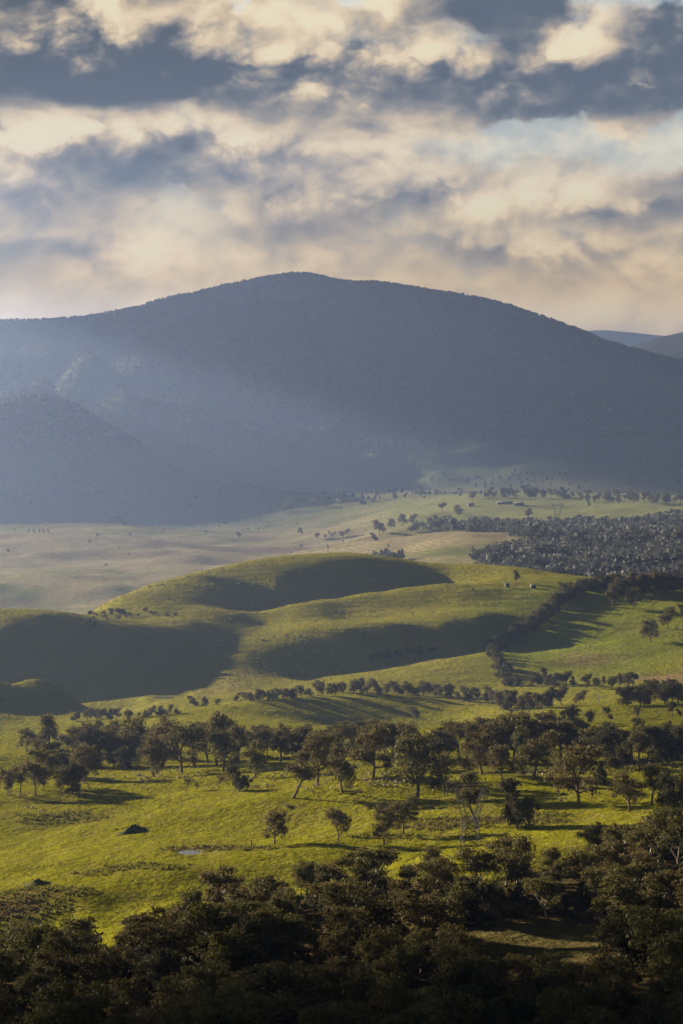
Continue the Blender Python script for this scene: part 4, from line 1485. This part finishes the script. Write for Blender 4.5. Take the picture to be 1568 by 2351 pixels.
mesh_obj('pipe', np.concatenate(gq.v), np.concatenate(gq.f), M_STEEL, e)
e = root('iron_shed', 1224, 1350, 'small grey iron shed on the hill, right of the round tank', 'shed', .15)
boxm('wall', (-2.1, -1.4, -.4), (2.1, 1.4, 2.3), M_SHED, e)
vs = [(-2.3, -1.6, 2.3), (2.3, -1.6, 2.3), (2.3, 1.6, 2.75), (-2.3, 1.6, 2.75), (-2.3, -1.6, 2.42), (2.3, -1.6, 2.42), (2.3, 1.6, 2.87), (-2.3, 1.6, 2.87)]
mesh_obj('roof', vs, [(0, 3, 2, 1), (4, 5, 6, 7), (0, 1, 5, 4), (1, 2, 6, 5), (2, 3, 7, 6), (3, 0, 4, 7)], M_SHED, e)
boxm('door', (-.5, -1.45, 0), (.5, -1.40, 2.0), M_DARK, e)


def gable(name, x, y, L, W, h, label, rot, roofh=2.2, windows=2, wall=None):
    e = root(name, x, y, label, 'building', rot)
    l, w = L / 2, W / 2
    vs = [(-l, -w, -.8), (l, -w, -.8), (l, w, -.8), (-l, w, -.8), (-l, -w, h), (l, -w, h), (l, w, h), (-l, w, h), (-l, 0, h + roofh), (l, 0, h + roofh)]
    mesh_obj('wall', vs, [(0, 1, 5, 4), (2, 3, 7, 6)], wall or M_WALL, e)
    for s in (-1, 1):
        mesh_obj('gable_wall', [(s * l, -w, -.8), (s * l, w, -.8), (s * l, w, h), (s * l, 0, h + roofh), (s * l, -w, h)], [(0, 1, 2, 3, 4)], wall or M_WALL, e)
    o_ = .4
    for s in (-1, 1):
        v = [(-l - o_, s * (w + o_), h - .15), (l + o_, s * (w + o_), h - .15), (l + o_, 0, h + roofh + .12), (-l - o_, 0, h + roofh + .12)]
        v += [(a, b, c + .12) for a, b, c in v]
        mesh_obj('roof', v, [(0, 3, 2, 1), (4, 5, 6, 7), (0, 1, 5, 4), (1, 2, 6, 5), (2, 3, 7, 6), (3, 0, 4, 7)], M_ROOF, e)
    boxm('door', (-.5, -w - .05, 0), (.5, -w - .004, 2.0), M_DARK, e)
    for i in range(windows):
        cx_ = (-1 if i % 2 else 1) * l * (.4 + .4 * (i // 2))
        boxm('window', (cx_ - .7, -w - .05, 1.0), (cx_ + .7, -w - .004, 2.0), M_DARK, e)
    return e


gable('farmhouse', 257, 1187, 13, 8, 2.8, 'left far farmhouse with a shining roof in the shaded valley', .5)
gable('farmhouse', 274, 1187, 11, 7, 2.8, 'right far farmhouse with a shining roof in the shaded valley', .35)
gable('farm_shed', 182, 1198, 30, 10, 3.2, 'long dim shed at the left of the shaded valley', .1, 1.8, 4, M_SHED)
gable('farm_shed', 1158, 1158, 26, 9, 3.2, 'long low farm shed on the far sunlit flat', .05, 1.8, 4, M_SHED)
gable('farm_shed', 1192, 1160, 16, 8, 3.0, 'smaller shed right of the long low far shed', -.1, 1.6, 2)
gable('farmhouse', 1080, 1162, 9, 6, 3.2, 'small white building at the left of the far farm', .2)
gable('farmhouse', 505, 1116, 12, 8, 3.0, 'tiny pale house below the tip of the dark foothill', .3)
e = root('wind_pump', 753, 1266, 'tiny wind pump poking up behind the hill crest', 'wind pump', .4)
sg = [((sx * .8, sy * .8, -.3), (sx * .1, sy * .1, 6.0)) for sx, sy in ((-1, -1), (1, -1), (1, 1), (-1, 1))]
for s_ in sg:
    beams('leg', [s_], .09, M_STEEL, e)
for i in range(12):
    a = 6.283 * i / 12
    c, s_ = math.cos(a), math.sin(a)
    mesh_obj('blade', [(c * .3 - s_ * .12, -.35, 6.2 + s_ * .3 + c * .12), (c * .3 + s_ * .12, -.30, 6.2 + s_ * .3 - c * .12), (c * 1.5 + s_ * .3, -.28, 6.2 + s_ * 1.5 - c * .3), (c * 1.5 - s_ * .3, -.38, 6.2 + s_ * 1.5 + c * .3)],
             [(0, 1, 2, 3)], M_SHED, e)
mesh_obj('tail', [(0, .2, 6.15), (0, 1.8, 5.8), (0, 1.8, 6.6), (0, .2, 6.25)], [(0, 1, 2, 3)], M_SHED, e)

# stump, fallen log, mounds and boulders
def trunk_piece(name, x, y, pts, rads, label, cat, mat=None):
    e = root(name, x, y, label, cat)
    gq = Geo()
    gq.tube(pts, rads, 8)
    mesh_obj('trunk', np.concatenate(gq.v), np.concatenate(gq.f), mat or M_BARK, e)
    return e


e = trunk_piece('stump', 577, 1943, [(0, 0, -.2), (.05, 0, .8), (.02, .05, 1.7), (.15, 0, 2.3)], [.28, .22, .2, .1], 'thin dead stump standing in the lower meadow', 'stump')
beams('branch', [((.05, 0, 1.5), (-.45, 0, 2.1))], .07, M_BARK, e)
e = trunk_piece('fallen_log', 806, 1819, [(-3.5, .4, .35), (-1, 0, .4), (1.5, -.2, .45), (3.8, .3, .7)], [.35, .32, .28, .15], 'grey fallen log lying beside the crooked-limbed gum', 'log')
beams('branch', [((1.5, -.2, .5), (2.6, .3, 1.7)), ((2.2, 0, .9), (2.9, -.5, 1.4))], .08, M_BARK, e)


def lump(name, x, y, sx, sy, sz, mat, label, cat, seed):
    R = np.random.default_rng(seed)
    bm = bmesh.new()
    bmesh.ops.create_icosphere(bm, subdivisions=3, radius=1.0)
    for v in bm.verts:
        n_ = 1 + .28 * math.sin(v.co.x * 3.1 + seed) * math.sin(v.co.y * 2.7 + 1) + .14 * math.sin(7 * v.co.z + 5 * v.co.x) + R.normal() * .05
        v.co = Vector((v.co.x * sx * n_, v.co.y * sy * n_, max(v.co.z, -.3) * sz * n_))
    me = bpy.data.meshes.new(name)
    bm.to_mesh(me)
    bm.free()
    me.materials.append(mat)
    o = bpy.data.objects.new(name, me)
    COL.objects.link(o)
    p = spot(x, y)
    o.location = p
    tag(o, label, cat)
    return o


M_EARTH = flat_mat('dark_earth', (.060, .066, .018), .95, .05, .4, 1.2)
M_ROCK = flat_mat('grey_rock', (.16, .14, .12), .9, .1, .3, 1.2)
def mound(x, y, rx_, ry_, h_, label, seed):
    p = spot(x, y)
    vs, fs, nr, na = [], [], 12, 40
    for i in range(nr + 1):
        for j in range(na):
            a, r = 6.2832 * j / na, 1.5 * i / nr
            X, Y = p[0] + math.cos(a) * r * rx_, p[1] + math.sin(a) * r * ry_
            w = 1 + .22 * math.sin(2 * a + seed) + .15 * math.sin(3 * a + 2 * seed)
            zz = h_ * math.exp(-(r * w) ** 2 * 2.2) * (1 + .25 * math.sin(7 * X * .35 + seed) * math.sin(5 * Y * .4))
            vs.append((X, Y, ground(X, Y) + zz - .12 * (r / 1.5) ** 2 - .02))
    for i in range(nr):
        for j in range(na):
            fs.append((i * na + j, i * na + (j + 1) % na, (i + 1) * na + (j + 1) % na, (i + 1) * na + j))
    o = mesh_obj('earth_mound', vs, fs, M_EARTH, smooth=True)
    tag(o, label, 'mound')


mound(305, 1908, 4.6, 4.0, 2.1, 'dark brambly mound in the open left meadow', 3)
mound(85, 2030, 4.6, 3.0, 1.5, 'low dark mound beside the reeds at the left edge', 8)
mound(1290, 1826, 1.9, 1.6, .9, 'small dark mound right of the big bushy pylon gum', 5)
for k_ in range(12):
    tree_px('bush', 305 + random.gauss(0, 13), 1905 + random.uniform(-4, 5), random.uniform(3, 7), 'dark bramble growing over the mound in the left meadow', 'brambles on the mound', name='bramble', cat='shrub', pick=0)
for k_ in range(42):
    x, y = random.choice([(random.gauss(400, 60), random.gauss(1335, 14)), (random.gauss(690, 50), random.gauss(1465, 8)), (random.gauss(1000, 120), random.uniform(1305, 1420)), (random.gauss(900, 140), random.uniform(1410, 1490))])
    s_ = random.uniform(.4, 1.3)
    p = spot(x, y)
    if p and p[1] < 2500:
        lump('rock', x, y, s_, s_ * .8, s_ * .6, M_ROCK, 'grey boulder half sunk in the hillside grass', 'rock', k_)['group'] = 'boulders on the hillside'

# ------------------------------------------------------------------ unseen cloud shapes added to shade the mountain, the woodland and the near haze
def shade_cloud_mat():
    m, gg, o = material('shade_cloud_body')
    df = gg.new('ShaderNodeBsdfDiffuse')
    df.inputs[0].default_value = (.8, .8, .8, 1)
    gg.nt.links.new(df.outputs[0], o.inputs[0])
    return m


M_SHADE_CLOUD = shade_cloud_mat()


def shade_cumulus(cx_, cy_, rx_, ry_, zb, th, label, seed, n=90):
    R = np.random.default_rng(seed)
    t = (1 + 5 ** .5) / 2
    bm = bmesh.new()
    bmesh.ops.create_icosphere(bm, subdivisions=2, radius=1.0)
    iv = np.array([v.co[:] for v in bm.verts])
    fi = np.array([[v.index for v in f.verts] for f in bm.faces])
    bm.free()
    vs, fs, nb = [], [], 0
    for i in range(n):
        a, r = R.uniform(0, 6.283), math.sqrt(R.random()) * .93
        q = min(rx_, ry_) * R.uniform(.16, .30)
        c = np.array([cx_ + math.cos(a) * rx_ * r, cy_ + math.sin(a) * ry_ * r, zb])
        hgt_ = th * (1 - .6 * r) * R.uniform(.6, 1.1)
        v = iv * (1 + .10 * np.sin(iv[:, [1]] * 6 + i)) * np.array([q, q, 1])
        v[:, 2] = np.where(v[:, 2] > 0, v[:, 2] * hgt_, v[:, 2] * th * .12)
        vs.append(v + c)
        fs.append(fi + nb)
        nb += len(iv)
    o = mesh_obj('shade_clouds', np.concatenate(vs), np.concatenate(fs), M_SHADE_CLOUD, smooth=True)
    tag(o, label, 'cloud', kind='stuff')


TE = math.tan(rad(SUN_EL))
HX, HYY = math.sin(rad(SUN_AZ)), math.cos(rad(SUN_AZ))


def shade_over(X, Y, z, zb):
    D = (zb - z) / TE
    return X + HX * D, Y + HYY * D


cx_, cy_ = shade_over(1680, 7550, 300, 2500)
shade_cumulus(cx_, cy_, 2000, 2250, 2500, 500, 'broad unseen cloud bank placed left to shade the mountain', 5, 150)
cx_, cy_ = shade_over(150, -128, 60, 2300)
shade_cumulus(cx_, cy_, 1250, 725, 2300, 260, 'unseen cloud added far left to shade the foreground woodland and near air', 7, 170)

cx_, cy_ = shade_over(840, 1300, 55, 2600)
shade_cumulus(cx_, cy_, 540, 600, 2600, 240, 'third unseen cloud added far left to shade the haze over the meadow', 9, 110)

# ------------------------------------------------------------------ say which of the look-alike trees is which
ORD = ['first', 'second', 'third', 'fourth', 'fifth', 'sixth', 'seventh', 'eighth', 'ninth', 'tenth', 'eleventh', 'twelfth', 'thirteenth', 'fourteenth', 'fifteenth', 'sixteenth', 'seventeenth', 'eighteenth', 'nineteenth', 'twentieth', 'twenty-first']
same = {}
for o in COL.objects:
    if o.get('category') in ('tree', 'shrub', 'sheep', 'rock') and o.get('group'):
        same.setdefault(o['label'], []).append(o)
for lab, lst in same.items():
    n = len(lst)
    if 1 < n <= 42:
        lst.sort(key=lambda o: o.location.x / o.location.y)
        for i, o in enumerate(lst):
            if i < (n + 1) // 2:
                q = 'leftmost' if i == 0 else ORD[i] + ' from the left'
            else:
                j = n - 1 - i
                q = 'rightmost' if j == 0 else ORD[j] + ' from the right'
            o['label'] = lab + ', ' + q

# ------------------------------------------------------------------ haze
def make_haze(dens):
    m, gg, o = material('haze_air')
    v = gg.new('ShaderNodeVolumePrincipled')
    v.inputs['Color'].default_value = (0.34, 0.48, 0.88, 1)
    v.inputs['Density'].default_value = dens
    v.inputs['Anisotropy'].default_value = 0.68
    gg.nt.links.new(v.outputs[0], o.inputs[1])
    try:
        m.cycles.homogeneous_volume = True
    except Exception:
        pass
    x0, x1, y0, y1, z0, z1 = -16400, 16400, -16400, 16400, -31.0, 600.0
    z1 = max(z1, float(GZ.max()) + ZC + 25)
    vs = [(x, y, z) for x in (x0, x1) for y in (y0, y1) for z in (z0, z1)]
    fs = [(0, 1, 3, 2), (4, 6, 7, 5), (0, 4, 5, 1), (2, 3, 7, 6), (0, 2, 6, 4), (1, 5, 7, 3)]
    h = mesh_obj('haze', vs, fs, m)
    tag(h, 'thin blue haze lying over the valley', 'haze', kind='stuff')


make_haze(8.2e-5)
